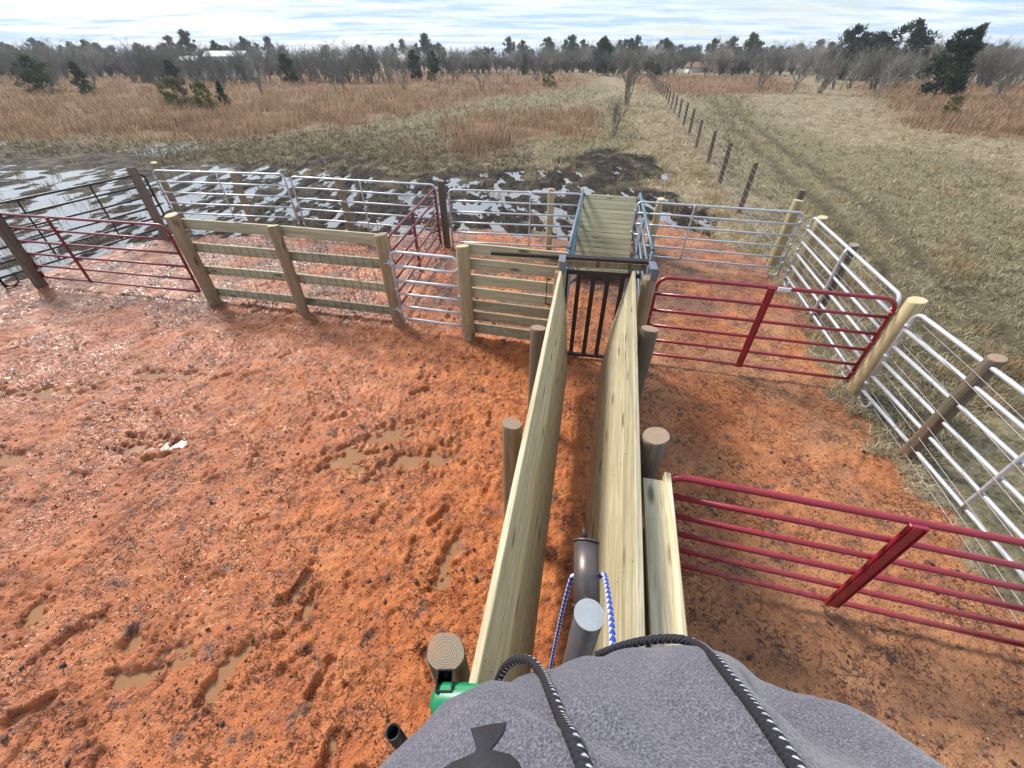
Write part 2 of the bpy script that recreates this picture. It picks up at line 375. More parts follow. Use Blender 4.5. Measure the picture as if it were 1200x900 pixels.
def mat_ground():
    m, nt, b = newmat('field_soil'); q = NT(nt)
    z = q.n('ShaderNodeAttribute', attribute_name='zone'); zs = q.n('ShaderNodeSeparateColor'); q.l(z.outputs['Color'], zs.inputs[0])
    z2 = q.n('ShaderNodeAttribute', attribute_name='zoneb'); zs2 = q.n('ShaderNodeSeparateColor'); q.l(z2.outputs['Color'], zs2.inputs[0])
    v = q.coord('Object')
    sp = q.n('ShaderNodeSeparateXYZ'); q.l(v, sp.inputs[0])
    nb = q.noise(v, .6, 3); nm = q.noise(v, 3.2, 5, .6); nf = q.noise(v, 24, 5, .65); nff = q.noise(v, 90, 3, .6)
    # red clay, wetter and pinker to the left, drier and browner to the right
    clay = q.ramp(nm, [(.25, (.29,.072,.015)), (.5, (.52,.148,.030)), (.75, (.66,.235,.065))])
    pink = q.ramp(nm, [(.25, (.23,.068,.028)), (.5, (.42,.132,.052)), (.75, (.57,.235,.125))])
    left = q.math('MULTIPLY', q.math('MULTIPLY', sp.outputs['X'], -.17, True), q.ramp(nb, [(.3, .45), (.6, 1)]))
    clay = q.mix(left, clay, pink)
    brown = q.ramp(nm, [(.25, (.19,.088,.040)), (.5, (.38,.170,.072)), (.8, (.54,.27,.125))])
    rt = q.math('MULTIPLY', q.math('SUBTRACT', sp.outputs['X'], .9, True), q.ramp(q.noise(v, .9, 4), [(.38, .15), (.6, .95)]), True)
    nearm = q.math('SUBTRACT', 1.25, q.math('MULTIPLY', sp.outputs['Y'], .28), True)
    rt2 = q.math('MAXIMUM', rt, q.math('MULTIPLY', nearm, q.math('GREATER_THAN', sp.outputs['X'], .9)), True)
    clay = q.mix(rt2, clay, brown)
    # churned dark soil and manure blotches
    bl = q.ramp(q.noise(v, 5.5, 6, .75), [(.56, 0), (.64, .9)])
    clay = q.mix(bl, clay, (.085,.052,.042))
    edge = q.math('MULTIPLY', q.ramp(q.math('ABSOLUTE', q.math('SUBTRACT', sp.outputs['Y'], 8.3)), [(.0, .0), (1.0, .0)]), 1.0)
    far = q.math('MULTIPLY', q.math('SUBTRACT', sp.outputs['Y'], 6.0, True), q.ramp(q.noise(v, 1.1, 5, .65), [(.40, 0), (.58, .85)]), True)
    clay = q.mix(far, clay, (.20,.10,.062))
    pits = q.n('ShaderNodeTexVoronoi'); pits.inputs['Scale'].default_value = 34; q.l(v, pits.inputs['Vector'])
    pit = q.ramp(pits.outputs['Distance'], [(.10, 1), (.26, 0)])
    pitm = q.math('MULTIPLY', pit, q.ramp(q.noise(v, 7, 3), [(.45, 0), (.58, 1)]))
    clay = q.mix(q.math('MULTIPLY', pitm, .8), clay, (.13,.038,.016))
    p2 = q.n('ShaderNodeTexVoronoi'); p2.inputs['Scale'].default_value = 13; q.l(v, p2.inputs['Vector'])
    pit2 = q.math('MULTIPLY', q.ramp(p2.outputs['Distance'], [(.06, 1), (.20, 0)]), q.ramp(q.noise(v, 4.3, 4), [(.50, 0), (.60, 1)]))
    clay = q.mix(q.math('MULTIPLY', pit2, .75), clay, (.10,.035,.02))
    cre = q.math('ABSOLUTE', q.math('SUBTRACT', q.noise(v, 9, 5, .6, .4), .5)); cre = q.math('MULTIPLY', q.ramp(cre, [(.006, 1), (.022, 0)]), q.ramp(q.noise(v, 2.2, 4), [(.46, 0), (.6, .9)]))
    clay = q.mix(cre, clay, (.12,.04,.02))
    rim = q.ramp(zs2.outputs[2], [(.10, .75), (.30, 0)])
    clay = q.mix(rim, clay, (.20,.07,.03))
    clay = q.mix(q.ramp(nf, [(.3, .35), (.6, 0)]), clay, (.17,.055,.028))
    # black mud
    mud = q.ramp(q.noise(v, 4, 6, .65), [(.3, (.014,.011,.009)), (.55, (.036,.028,.021)), (.75, (.10,.078,.052))])
    mud = q.mix(q.math('MULTIPLY', q.ramp(q.noise(v, .8, 5, .6), [(.5, 0), (.7, .8)]), q.math('MULTIPLY', q.math('SUBTRACT', sp.outputs['Y'], 13.0), .3, True)), mud, (.19,.165,.095))
    # grassland
    g1 = q.noise(v, 1.3, 6, .65); g2 = q.noise(v, 12, 5, .7); g3 = q.noise(v, .12, 4, .6)
    dry = q.ramp(g2, [(.28, (.12,.095,.058)), (.5, (.33,.27,.17)), (.72, (.50,.42,.28))])
    dry = q.mix(q.ramp(g1, [(.42, 0), (.62, .75)]), dry, (.12,.10,.055)); dry = q.mix(q.ramp(q.noise(v, .35, 5, .7), [(.46, 0), (.6, .6)]), dry, (.33,.25,.165))
    grn = q.ramp(g2, [(.28, (.065,.058,.030)), (.5, (.19,.165,.092)), (.75, (.37,.31,.19))])
    grn = q.mix(q.ramp(g1, [(.4, 0), (.7, .6)]), grn, (.25,.2,.12))
    sed = q.ramp(g2, [(.25, (.10,.06,.035)), (.5, (.24,.14,.08)), (.75, (.36,.24,.15))])
    sed = q.mix(q.ramp(g1, [(.45, 0), (.62, .7)]), sed, (.14,.105,.06))
    gr = q.mix(q.math('MULTIPLY', zs2.outputs[0], .8), dry, grn)
    gr = q.mix(zs.outputs[2], gr, sed)
    damp = q.math('MULTIPLY', q.math('MULTIPLY', q.math('SUBTRACT', 31.0, sp.outputs['Y']), .12, True), q.math('MULTIPLY', q.math('SUBTRACT', 3.0, sp.outputs['X']), .3, True), True)
    damp = q.math('MULTIPLY', damp, q.ramp(q.noise(v, 1.6, 5, .7), [(.36, .15), (.6, .95)]))
    gr = q.mix(damp, gr, (.065,.052,.034))
    gr = q.mix(q.math('MULTIPLY', zs2.outputs[1], .7), gr, (.055,.045,.03))
    col = q.mix(zs.outputs[0], gr, clay)
    col = q.mix(zs.outputs[1], col, mud)
    q.l(col, b.inputs['Base Color'])
    # wetness
    wl = q.math('MAXIMUM', rim, q.math('MULTIPLY', q.math('MULTIPLY', sp.outputs['X'], -.45, True), q.ramp(q.noise(v, .9, 5, .65), [(.43, 0), (.54, 1)])))
    rc = q.math('SUBTRACT', q.ramp(nf, [(.3, .50), (.7, .80)]), q.math('MULTIPLY', wl, .42))
    rr = q.mix(zs.outputs[0], .95, rc); rr = q.mix(zs.outputs[1], rr, q.ramp(nm, [(.35, .6), (.65, .9)]))
    q.l(rr, b.inputs['Roughness'])
    sl = q.mix(zs.outputs[0], .1, .5); sl = q.mix(zs.outputs[1], sl, .08); q.l(sl, b.inputs['Specular IOR Level'])
    hgt = q.math('ADD', q.math('MULTIPLY', nf, 1.0), q.math('MULTIPLY', nff, .35))
    hgt = q.math('SUBTRACT', hgt, q.math('MULTIPLY', pitm, .8)); hgt = q.math('SUBTRACT', hgt, q.math('ADD', pit2, cre))
    q.l(q.bump(hgt, .9, .03), b.inputs['Normal'])
    return m
gm.materials.append(mat_ground())
tag(link(bpy.data.objects.new('ground', gm)), kind='structure')
def hz(x, y):
    h = ground(np.array([float(x)]), np.array([float(y)]), False)[0]; return float(h[0])

def water(name, poly, c, rough, z=WATER_Z, spec=.5, ior=1.33):
    m, nt, b = newmat(name); q = NT(nt)
    v = q.coord('Object'); n1 = q.noise(v, 2.2, 3)
    q.l(q.mix(n1, tuple(x*.8 for x in c), tuple(x*1.15 for x in c)), b.inputs['Base Color'])
    b.inputs['Roughness'].default_value = rough; b.inputs['IOR'].default_value = ior
    q.l(q.bump(q.noise(v, 9, 2), .06, .01), b.inputs['Normal'])
    me = bpy.data.meshes.new(name); me.from_pydata([(x, y, z) for x, y in poly], [], [list(range(len(poly)))]); me.materials.append(m)
    return tag(link(bpy.data.objects.new(name, me)), kind='structure')
water('puddle_water', [(-9,-2),(4.3,-2),(4.3,7.5),(-9,7.5)], (.30,.15,.068), .10)
water('mud_water', [(-70,7.52),(6.2,7.52),(6.8,26),(-70,26)], (.20,.19,.18), .05, WATER_Z, ior=1.9)

# ------------------------------------------------------------------ boards / posts / tubes
def board(name, p0, p1, h, th, mat, parent, side=None, bev=.004, label=None, chamfer=None, nails=None):
    """plank from p0 to p1 (centres); h along the 'side' vector, th across"""
    p0 = Vector(p0); p1 = Vector(p1); x = (p1-p0); L = x.length; x.normalize()
    zv = Vector(side) if side else Vector((0, 0, 1)); zv = (zv - x*zv.dot(x)).normalized(); yv = zv.cross(x)
    mb = MB()
    if chamfer:      # outline polygon in the plank's plane: list of (s, t) metres
        n = len(chamfer)
        for s_ in (-1, 1):
            for (a, c) in chamfer: mb.v.append((a-L/2, s_*th/2, c))
        mb.face(list(range(n))); mb.face([n+i for i in range(n)][::-1])
        for i in range(n): j = (i+1) % n; mb.face([i, n+i, n+j, j])
    else:
        mb.box((0, 0, 0), (L, th, h), bev=bev)
    if nails:
        for a_ in nails:
            for c_ in (-.3, .28):
                mb.tube([(a_-L/2, -th/2-.0015, c_*h), (a_-L/2, -th/2+.004, c_*h)], .0048, 6, 1); mb.tube([(a_-L/2+.02, th/2+.0015, c_*h), (a_-L/2+.02, th/2-.004, c_*h)], .0048, 6, 1)
        mat = [mat, M['iron']]
    o = mb.build(name, mat, parent, label)
    mw = Matrix((x, yv, zv)).transposed().to_4x4(); mw.translation = (p0+p1)/2
    if parent is not None: o.matrix_local = parent.matrix_basis.inverted() @ mw
    else: o.matrix_basis = mw
    return o
def post(name, x, y, zt, r, mats, parent=None, lean=(0, 0), label=None, cat=None, group=None, seed=0, zb=-.35):
    mb = MB(); n = 22; rings = [zb, -.05, .15, .4, .8, 1.1, zt-.02, zt]
    rings = sorted(z for z in set(rings) if z <= zt)
    rd = random.Random(seed*31+int(x*97)+int(y*57)); ph = rd.uniform(0, 6)
    for i, z in enumerate(rings):
        rr = r*(1.03-.03*z)*(0.95 if i == len(rings)-1 else 1)
        for k in range(n):
            a = 2*math.pi*k/n
            q = rr*(1+.035*math.sin(2*a+ph)+.02*math.sin(5*a+ph*2+z*2)+rd.uniform(-.012, .012))
            zz = z + (.012*math.cos(a+ph) if i >= len(rings)-2 else 0)
            mb.v.append((q*math.cos(a)+lean[0]*max(z, 0), q*math.sin(a)+lean[1]*max(z, 0), zz))
    for i in range(len(rings)-1):
        for k in range(n):
            k2 = (k+1) % n; mb.face([i*n+k, i*n+k2, (i+1)*n+k2, (i+1)*n+k], 0, None, True)
    mb.face([(len(rings)-1)*n+k for k in range(n)], 1)
    o = mb.build(name, mats, parent, label)
    if parent is not None: o.location = parent.matrix_basis.inverted() @ Vector((x, y, 0)); o.rotation_euler = (0, 0, -parent.rotation_euler.z)
    else: o.location = (x, y, 0)
    if cat: tag(o, label, cat, group)
    return o
NEW = [M['post_new'], M['end_new']]; OLD = [M['post_old'], M['end_old']]; MID = [M['post_mid'], M['end_new']]; MIDO = [M['post_mid'], M['end_old']]

def panel(name, A, B, zt, zb, mat, label, cat, group=None, nr=6, r=.022, brace=(.5,), feet=True, flat=False, brace_w=.05, cr=.11, tilt=0.0, hinges=False, shade=None):
    A = Vector((A[0], A[1], 0)); B = Vector((B[0], B[1], 0)); L = (B-A).length; rz = math.atan2(B.y-A.y, B.x-A.x)
    t = empty(name, A, label, cat, group, rz); ex = Vector((1, 0, 0)); ez = Vector((0, 0, 1))
    z0 = zb if flat else .03
    pts = [Vector((0, 0, z0))] + arc((cr, 0, zt-cr), cr, math.pi, math.pi/2, 6, ex, ez) + arc((L-cr, 0, zt-cr), cr, math.pi/2, 0, 6, ex, ez) + [Vector((L, 0, z0))]
    mb = MB(); mb.tube(pts, r, 10)
    for s_ in (0, L):
        for zz in (zt-.18, zt-.62, zb+.12): mb.tube([(s_, -.006, zz-.02), (s_, -.006, zz+.02)], r*1.18, 10)
    mb.build('frame', mat, t)
    for k in range(1, nr):
        z = zt - (zt-zb)*k/(nr-1)
        sag = .006*math.sin(k*1.7)
        m2 = MB(); m2.tube([(0.004, 0, z), (L*.33, 0, z+sag), (L*.66, 0, z-sag*.5), (L-.004, 0, z)], r*(.9 if not flat else .88), 10); m2.build('rail', mat, t)
    for f in brace:
        m3 = MB()
        if flat:
            m3.box((L*f, -r-.012, (zt+zb)/2), (brace_w, .03, zt-zb+.02), bev=.004)
            m3.box((L*f-brace_w*.35, -r-.030, (zt+zb)/2), (.008, .014, zt-zb), bev=0)
            m3.box((L*f+brace_w*.35, -r-.030, (zt+zb)/2), (.008, .014, zt-zb), bev=0)
        else:
            m3.tube([(L*f, -r*.6, zt), (L*f, -r*1.5, zt-.08), (L*f, -r*1.5, zb+.08), (L*f, -r*.6, zb)], r*.8, 8)
        m3.build('brace', mat, t)
    if feet:
        for s_, d in ((0, 1), (L, -1)):
            m4 = MB(); m4.tube([(s_, 0, zb-.03), (s_, 0, .10), (s_+d*.05, 0, .035), (s_+d*.17, 0, .03), (s_+d*.23, 0, .07), (s_+d*.24, 0, zb)], r*.75, 8); m4.build('foot', mat, t)
    if hinges:
        for zz in (zt-.2, zb+.15):
            m5 = MB(); m5.box((0, 0, zz), (.06, .06, .05), bev=.005); m5.tube([(-.14, 0, zz), (.02, 0, zz)], .012, 8); m5.tube([(-.05, 0, zz-.05), (-.05, 0, zz+.06)], .013, 8); m5.build('hinge', M['galv'], t)
    return t
GP = 'galvanised panels around the pen'
panel('galvanised_panel', (-8.92,11.15), (-5.48,10.72), 1.48, .22, M['galv'], 'galvanised panel in the back row touching the black corner post', 'fence panel', GP, r=.021)
panel('galvanised_panel', (-5.32,10.68), (-1.72,9.88), 1.44, .22, M['galv'], 'galvanised panel in the back row, second from the black corner post', 'fence panel', GP, r=.021)
panel('galvanised_panel', (-1.42,9.72), (1.52,9.35), 1.38, .22, M['galv'], 'galvanised panel between the dark red inner gate and the plank ramp', 'fence panel', GP, r=.021, brace=(.62,))
panel('galvanised_panel', (2.62,9.0), (5.68,8.22), 1.32, .20, M['galv'], 'galvanised panel running right from the plank ramp to the corner posts', 'fence panel', GP, r=.021, brace=(.36,))
panel('galvanised_panel', (5.62,7.85), (4.86,4.62), 1.36, .18, M['galv'], 'galvanised panel on the right side behind the first red gate', 'fence panel', GP, r=.024)
panel('galvanised_panel', (4.74,4.22), (4.36,.92), 1.36, .18, M['galv'], 'galvanised panel nearest the camera on the right, beside the grass', 'fence panel', GP, r=.024, brace=(.56,))
panel('walk_gate', (-1.88,6.12), (-.82,5.86), 1.36, .20, M['galv'], 'short galvanised walk gate between two wooden posts', 'gate', None, r=.023, brace=(), feet=False, cr=.09, hinges=True)
panel('black_panel', (-9.02,10.95), (-10.28,7.65), 1.45, .22, M['black'], 'black tube panel reaching from the corner post over the puddles', 'fence panel', 'black panels on the left', r=.024, brace=(.33, .70))
panel('black_panel', (-10.42,7.45), (-13.4,6.1), 1.45, .22, M['black'], 'black tube panel cut off by the left picture edge', 'fence panel', 'black panels on the left', r=.024)
panel('red_gate', (-9.55,7.82), (-5.98,7.16), 1.42, .18, M['dkred'], 'long dark red gate on the left before the black panel', 'gate', 'red farm gates', r=.024, brace=(.33,), feet=False, flat=True, brace_w=.035, cr=.14, hinges=True)
panel('red_gate', (-1.72,9.72), (-2.02,6.62), 1.40, .18, M['dkred'], 'dark red gate standing end on inside the back pen', 'gate', 'red farm gates', r=.024, brace=(.52,), feet=False, flat=True, brace_w=.08, cr=.10)
rg = panel('red_gate', (1.98,5.16), (4.74,4.50), 1.38, .15, M['red'], 'red gate with a small white tag behind the chute', 'gate', 'red farm gates', r=.026, brace=(.49,), feet=False, flat=True, brace_w=.09, cr=.15, hinges=True)
mb = MB(); mb.box((1.53, -.045, 1.385), (.15, .02, .05), bev=.003); mb.build('tag', M['label'], rg)
panel('red_gate', (1.16,1.90), (4.04,1.16), 1.30, .14, M['red'], 'red gate nearest the camera with a wide centre brace', 'gate', 'red farm gates', r=.026, brace=(.525,), feet=False, flat=True, brace_w=.11, cr=.12, hinges=True)

# ------------------------------------------------------------------ standalone posts
PG = 'round wooden posts of the pen'
def P(x, y, zt, r, mats, label, lean=(0, 0)):
    return post('wooden_post', x, y, zt, r, mats, None, lean, label, 'post', PG, seed=len(bpy.data.objects))
P(-9.70,7.78,1.46,.10,OLD,'dark leaning post at the far left holding the long red gate', (.13,-.02))
P(-9.08,10.72,1.62,.10,OLD,'thick dark post where the black panel meets the galvanised row', (0,.02))
P(-8.98,11.42,1.60,.08,MID,'lighter brown post just behind the black corner post', (-.02,.02))
P(-7.12,11.45,1.42,.085,MIDO,'post behind the galvanised panel nearest the black corner')
P(-4.12,10.52,1.46,.085,MIDO,'post behind the second galvanised panel of the back row', (.01,0))
P(-1.60,9.94,1.52,.085,OLD,'post carrying the far end of the dark red inner gate')
P(.88,9.72,1.40,.075,NEW,'fresh pale post left of the plank ramp')
P(3.18,9.30,1.30,.08,NEW,'fresh pale post right of the plank ramp', (.02,0))
P(5.80,8.72,1.42,.095,NEW,'fresh post at the inner side of the far right corner')
P(5.92,8.02,1.30,.095,NEW,'fresh post at the outer side of the far right corner')
P(4.80,4.36,1.45,.098,NEW,'stout pale post where the two right panels meet the red gate')
P(4.18,1.02,.95,.085,OLD,'low grey post at the free end of the nearest red gate')
P(-6.0+.30,7.04,1.62,.105,MID,'brown post at the left end of the board fence', (0,0)) if False else None

# ------------------------------------------------------------------ board and wire fence
fe = empty('board_fence', (-5.69,7.04,0), 'low fence of four pale boards backed with wire mesh on round posts', 'fence')
FP = [(-5.69,7.04,1.63,.105),(-3.83,6.65,1.58,.09),(-2.0,6.25,1.58,.10)]
for i, (x, y, z, r) in enumerate(FP): post('post', x, y, z, r, MID if i < 2 else MIDO, fe, seed=i)
for (a, b) in ((0, 1), (1, 2)):
    for (zt, zb) in ((1.54,1.37),(1.13,.97),(.71,.55),(.27,.11)):
        d = Vector((.025, .115, 0)); dz = random.uniform(-.012, .012)
        p0 = Vector((FP[a][0]+.03, FP[a][1], (zt+zb)/2+dz)) + d; p1 = Vector((FP[b][0]-.012, FP[b][1], (zt+zb)/2-dz)) + d
        board('board', p0, p1, zt-zb, .04, M['pine_green'], fe)
mb = MB(); a = Vector((-5.62,7.055,0)); b = Vector((-1.98,6.275,0)); L = (b-a).length; e = (b-a)/L
for i in range(int(L/.155)+1):
    p = a + e*(.155*i); mb.tube([p + Vector((0,.058,.04)), p + Vector((random.uniform(-.01,.01),.058,1.36))], .0032, 4, caps=False)
for z in (.08,.18,.30,.44,.60,.78,.98,1.18,1.34): mb.tube([a+Vector((0,.054,z)), b+Vector((0,.054,z))], .0026, 4, caps=False)
o = mb.build('wire_mesh', M['wiredark'], fe); o.location = -Vector((-5.69,7.04,0))

# plank wall section left of the chute
pw = empty('plank_fence', (-.71,5.76,0), 'fence section of seven close horizontal planks left of the chute', 'fence')
post('post', -.71, 5.76, 1.58, .095, NEW, pw)
for (zt, zb) in ((1.58,1.42),(1.36,1.20),(1.11,.95),(.89,.73),(.68,.52),(.48,.32),(.26,.08)):
    board('plank', (-.70,5.88,(zt+zb)/2), (.78,5.50,(zt+zb)/2), zt-zb, .04, M['pine_green'], pw)
mb = MB(); mb.tube([(.56,5.44,1.22),(.50,5.44,1.22),(.50,5.46,.82),(.56,5.47,.80)], .010, 6); o = mb.build('latch_rod', M['iron'], pw); o.location = -Vector((-.71,5.76,0))

# ------------------------------------------------------------------ chute walls
ZT, ZB = 1.5, .22
def wallpt(side, y, z):
    if side < 0: xt = -.2 + .18*(y-.56); return xt + .022 + (ZT-z)*.17
    xt = .65 + .225*(y-.75); return xt - .022 - (ZT-z)*.18
def chute_wall(side, y0, y1, label):
    t = empty('chute_wall', (wallpt(side, y0, ZT), y0, 0), label, 'cattle chute', 'leaning plank walls of the chute')
    n = 5 if side < 0 else 5; hs = (ZT-ZB)/n
    upv = Vector((wallpt(side,1,ZT)-wallpt(side,1,ZB), 0, ZT-ZB)); fac = upv.length/(ZT-ZB)
    for i in range(n):
        zc = ZT - hs*(i+.5)
        ya, yb = y0, y1
        jit = random.uniform(-.003,.003)
        p0 = Vector((wallpt(side, ya, zc)+jit, ya, zc)); p1 = Vector((wallpt(side, yb, zc)+jit, yb, zc))
        h = hs*fac-.009; Lp = (p1-p0).length
        ch = None
        cut = {n-1: (.62, .30), n-2: (.30, 0)}.get(i)
        if cut: ch = [(0,-h/2),(Lp-cut[0],-h/2),(Lp-cut[1],h/2),(0,h/2)]
        board('plank', p0, p1, h, .042, M['pine'], t, side=upv, chamfer=ch, bev=.005, nails=[.12, 1.72, 3.3, 4.4] if side < 0 else [.5, 1.2, 2.1, 3.05, 4.6, 5.7])
    return t
cl = chute_wall(-1, .56, 5.08, 'left plank wall of the narrow chute')
cr_ = chute_wall(1, -.9, 5.08, 'right plank wall of the narrow chute with a second lower wall outside')
for (x, y, z, r, ms) in ((-.315,.70,1.50,.092,OLD),(.0,2.32,1.42,.08,MIDO),(.285,3.78,1.42,.083,OLD),(.655,5.22,1.46,.085,MIDO)): post('post', x, y, z, r, ms, cl)
for (x, y, z, r, ms) in ((1.075,2.11,1.50,.10,OLD),(1.43,3.63,1.50,.088,OLD),(1.80,4.98,1.46,.09,MIDO),(.70,.3,1.5,.09,OLD)): post('post', x, y, z, r, ms, cr_)
for i, (zt, zb) in enumerate(((1.36,1.09),(1.08,.82),(.81,.55),(.54,.28))):
    board('outer_plank', (1.125,1.88,(zt+zb)/2), (.665,-.2,(zt+zb)/2), zt-zb, .045, M['pine'], cr_, bev=.005, nails=[.15, .6, 1.1, 1.5])
board('flat_plank', (1.02,1.84,1.315), (.585,-.2,1.315), .035, .15, M['pine'], cr_, bev=.004)

# ------------------------------------------------------------------ slide gate at the end of the chute
sg = empty('slide_gate', (1.2,5.24,0), 'dark iron sliding gate of upright bars at the chute end', 'gate')
def loc(o, t): o.location = -Vector(t.location); return o
def gy(x): return 5.24 - .16*(x-1.2)
mb = MB(); Mz = Matrix.Rotation(math.atan(-.16), 3, 'Z')
mb.box((.78, gy(.78)-.005, 1.585), (2.16, .05, .045), Mz, bev=.006); loc(mb.build('track', M['iron'], sg), sg)
mb = MB(); mb.box((1.23, gy(1.23)+.09, 1.56), (1.16, .035, .06), Mz, bev=.004); loc(mb.build('guide_rail', M['iron'], sg), sg)
ob = board('header_beam', (.66,gy(.66)+.05,1.50), (1.80,gy(1.8)+.05,1.50), .085, .075, M['post_mid'], sg)
mb = MB(); mb.box((1.23, gy(1.23)-.03, 1.40), (.98, .035, .05), Mz); loc(mb.build('top_rail', M['iron'], sg), sg)
for x in (.745, .92, 1.115, 1.305, 1.50): 
    mb = MB(); mb.box((x, gy(x)-.03, .74), (.062, .022, 1.34), Mz, bev=.003); loc(mb.build('bar', M['iron'], sg), sg)
mb = MB(); mb.box((1.23, gy(1.23)-.03, .06), (1.1, .05, .05), Mz, bev=.004); loc(mb.build('bottom_rail', M['iron'], sg), sg)
for x, y in ((.665,5.22),(1.80,4.98)):
    mb = MB(); mb.box((x, y-.01, 1.615), (.09, .25, .012), Mz, bev=.003); mb.box((x, y-.128, 1.54), (.09, .012, .16), Mz, bev=.003)
    for zz in (1.57, 1.50): mb.tube([(x, y-.12, zz), (x, y-.152, zz)], .013, 6)
    loc(mb.build('bracket', M['plate'], sg), sg)

# ------------------------------------------------------------------ loading ramp with blue side rails
lr = empty('loading_ramp', (1.7,7.6,0), 'pale plank loading ramp between blue grey pipe rails', 'ramp')
R0 = Vector((1.66,7.5,-.02)); R1 = Vector((2.33,10.25,1.10)); ax = (R1-R0).normalized(); wv = Vector((ax.y,-ax.x,0)).normalized(); Wd = 1.2
nb = 19; up = ax.cross(-wv)
for i in range(nb):
    f = (i+.5)/nb; c = R0.lerp(R1, f); hlen = (R1-R0).length/nb-.006
    if f < .17: continue
    board('deck_board', c - wv*Wd/2, c + wv*Wd/2, hlen, .04, M['deck'], lr, side=ax, bev=.004)
board('end_board', R1 - wv*Wd/2 + ax*.03 + Vector((0,0,-.12)), R1 + wv*Wd/2 + ax*.03+ Vector((0,0,-.12)), .25, .04, M['pine'], lr)
for s_, near, fz in ((-1, Vector((.84,5.85,1.50)), 1.20), (1, Vector((2.02,5.72,1.52)), 1.20)):
    far_ = R1 + wv*s_*(Wd/2+.06); far_.z = fz
    side_ = MB(); tt = [0, .33, .66, 1]
    side_.tube([near, far_], .032, 10)
    nb_ = near.copy(); nb_.z = .12; fb = far_.copy(); fb.z = 1.0-.75
    for k in range(1, 5):
        a = near.lerp(nb_, k/4.6); b = far_.lerp(fb, k/4.6); side_.tube([a, b], .024, 8)
    for k in (0, .5, 1): side_.tube([near.lerp(far_, k), nb_.lerp(Vector((far_.x, far_.y, .1)), k)], .026, 8)
    loc(side_.build('side_rail', M['blue'], lr), lr)
mb = MB()
for s_ in (-1, 1):
    e_ = R1 + wv*s_*(Wd/2-.05); mb.box((e_.x, e_.y-.05, e_.z/2-.1), (.07,.07,e_.z-.05))
    mb.tube([R0 + wv*s_*(Wd/2-.03) - up*.06, R1 + wv*s_*(Wd/2-.03) - up*.06], .035, 6)
loc(mb.build('under_frame', M['blue'], lr), lr)

# ------------------------------------------------------------------ long wire fence into the distance
wf = empty('wire_fence', (5.95,9.0,0), 'long woven wire fence on thin brown posts running to the far trees', 'fence')
WP = [(3.7,-.9),(4.62,3.18),(5.36,6.35),(5.98,9.05),(6.80,12.7),(7.69,16.4),(8.70,20.2),(9.55,24.1)]
x, y = 9.55, 24.1
while y < 122: x += 3.7*.232; y += 3.7; WP.append((x, y))
wfp = []
for i, (x, y) in enumerate(WP):
    z = [1.3,1.42,1.36,1.5,1.36,1.30,1.28,1.24][i] if i < 8 else 1.25 + random.uniform(-.07,.07)
    r = .075
    g = hz(x, y); wfp.append((x, y, g))
    o = post('post', x, y, z, r, OLD, wf, (random.uniform(-.03,.03), random.uniform(-.02,.02)) if i > 3 else (.02,0), seed=i)
    o.location.z = g
mb = MB()
for i in range(len(WP)-1):
    a = Vector(wfp[i]); b = Vector(wfp[i+1]); rr = .0045 if i < 10 else .008
    for z in ((.08,.2,.34,.5,.7,.92,1.12,1.24) if i < 12 else (.2,.6,1.15)):
        m_ = (a+b)/2; mb.tube([a+Vector((-.06,0,z)), m_+Vector((-.06,0,z-.015)), b+Vector((-.06,0,z))], rr, 3, caps=False)
    if i < 8:
        n = int((b-a).length/.3)
        for k in range(n): p = a.lerp(b, k/n); mb.tube([p+Vector((-.06,0,.06)), p+Vector((-.06,0,1.0))], .002, 3, caps=False)
loc(mb.build('woven_wire', M['wire'], wf), wf)

# ------------------------------------------------------------------ steel pipe post with rope, green headgate
sp_ = empty('steel_pipe_post', (.24,.53,0), 'raw steel pipe post with a bright cut cap and a short pipe arm', 'post')
mb = MB(); mb.tube([(.24,.53,-.2),(.24,.53,2.345)], .046, 24); loc(mb.build('upright', M['pipe'], sp_), sp_)
mb = MB(); mb.tube([(.24,.53,2.345),(.24,.53,2.352)], .0475, 24)
loc(mb.build('cap', M['cutsteel'], sp_), sp_)
mb = MB(); mb.tube([(.243,.565,2.30),(.262,.76,2.36)], .043, 24); mb.tube([(.2622,.762,2.3605),(.263,.768,2.3625)], .0465, 24)
mb.tube([(.245,.57,2.30),(.2455,.578,2.303)], .049, 20); loc(mb.build('arm', M['pipe'], sp_), sp_)
mb = MB(); mb.tube([(.255,.765,2.385),(.256,.80,2.395)], .009, 8); loc(mb.build('pin', M['iron'], sp_), sp_)
def mat_rope(name, dark, light, k1, thr=.35, kv=2, inv=False):
    m, nt, b = newmat(name); q = NT(nt)
    uv = q.n('ShaderNodeUVMap', uv_map='UVMap'); s = q.n('ShaderNodeSeparateXYZ'); q.l(uv.outputs[0], s.inputs[0])
    u = q.math('MULTIPLY', s.outputs['X'], k1); v = q.math('MULTIPLY', s.outputs['Y'], 2*math.pi)
    a = q.math('SINE', q.math('ADD', u, q.math('MULTIPLY', v, kv))); c = q.math('SINE', q.math('SUBTRACT', u, q.math('MULTIPLY', v, kv)))
    pr = q.math('MULTIPLY', a, c); f = q.ramp(pr, [(thr-.12, 0), (thr+.10, 1)])
    fine = q.math('MULTIPLY', q.math('SINE', q.math('ADD', q.math('MULTIPLY', u, 3.0), q.math('MULTIPLY', v, 6))), .5)
    col = q.mix(f, dark, light); q.l(q.mix(q.math('MULTIPLY', q.math('ADD', fine, .5), .3), col, tuple(x*.4 for x in dark)), b.inputs['Base Color'])
    b.inputs['Roughness'].default_value = .8
    q.l(q.bump(q.math('ADD', fine, q.math('ABSOLUTE', pr)), .45, .002), b.inputs['Normal'])
    return m
rope_m = mat_rope('blue_white_rope', (.02,.06,.42), (.75,.77,.80), 95, .12, 1)
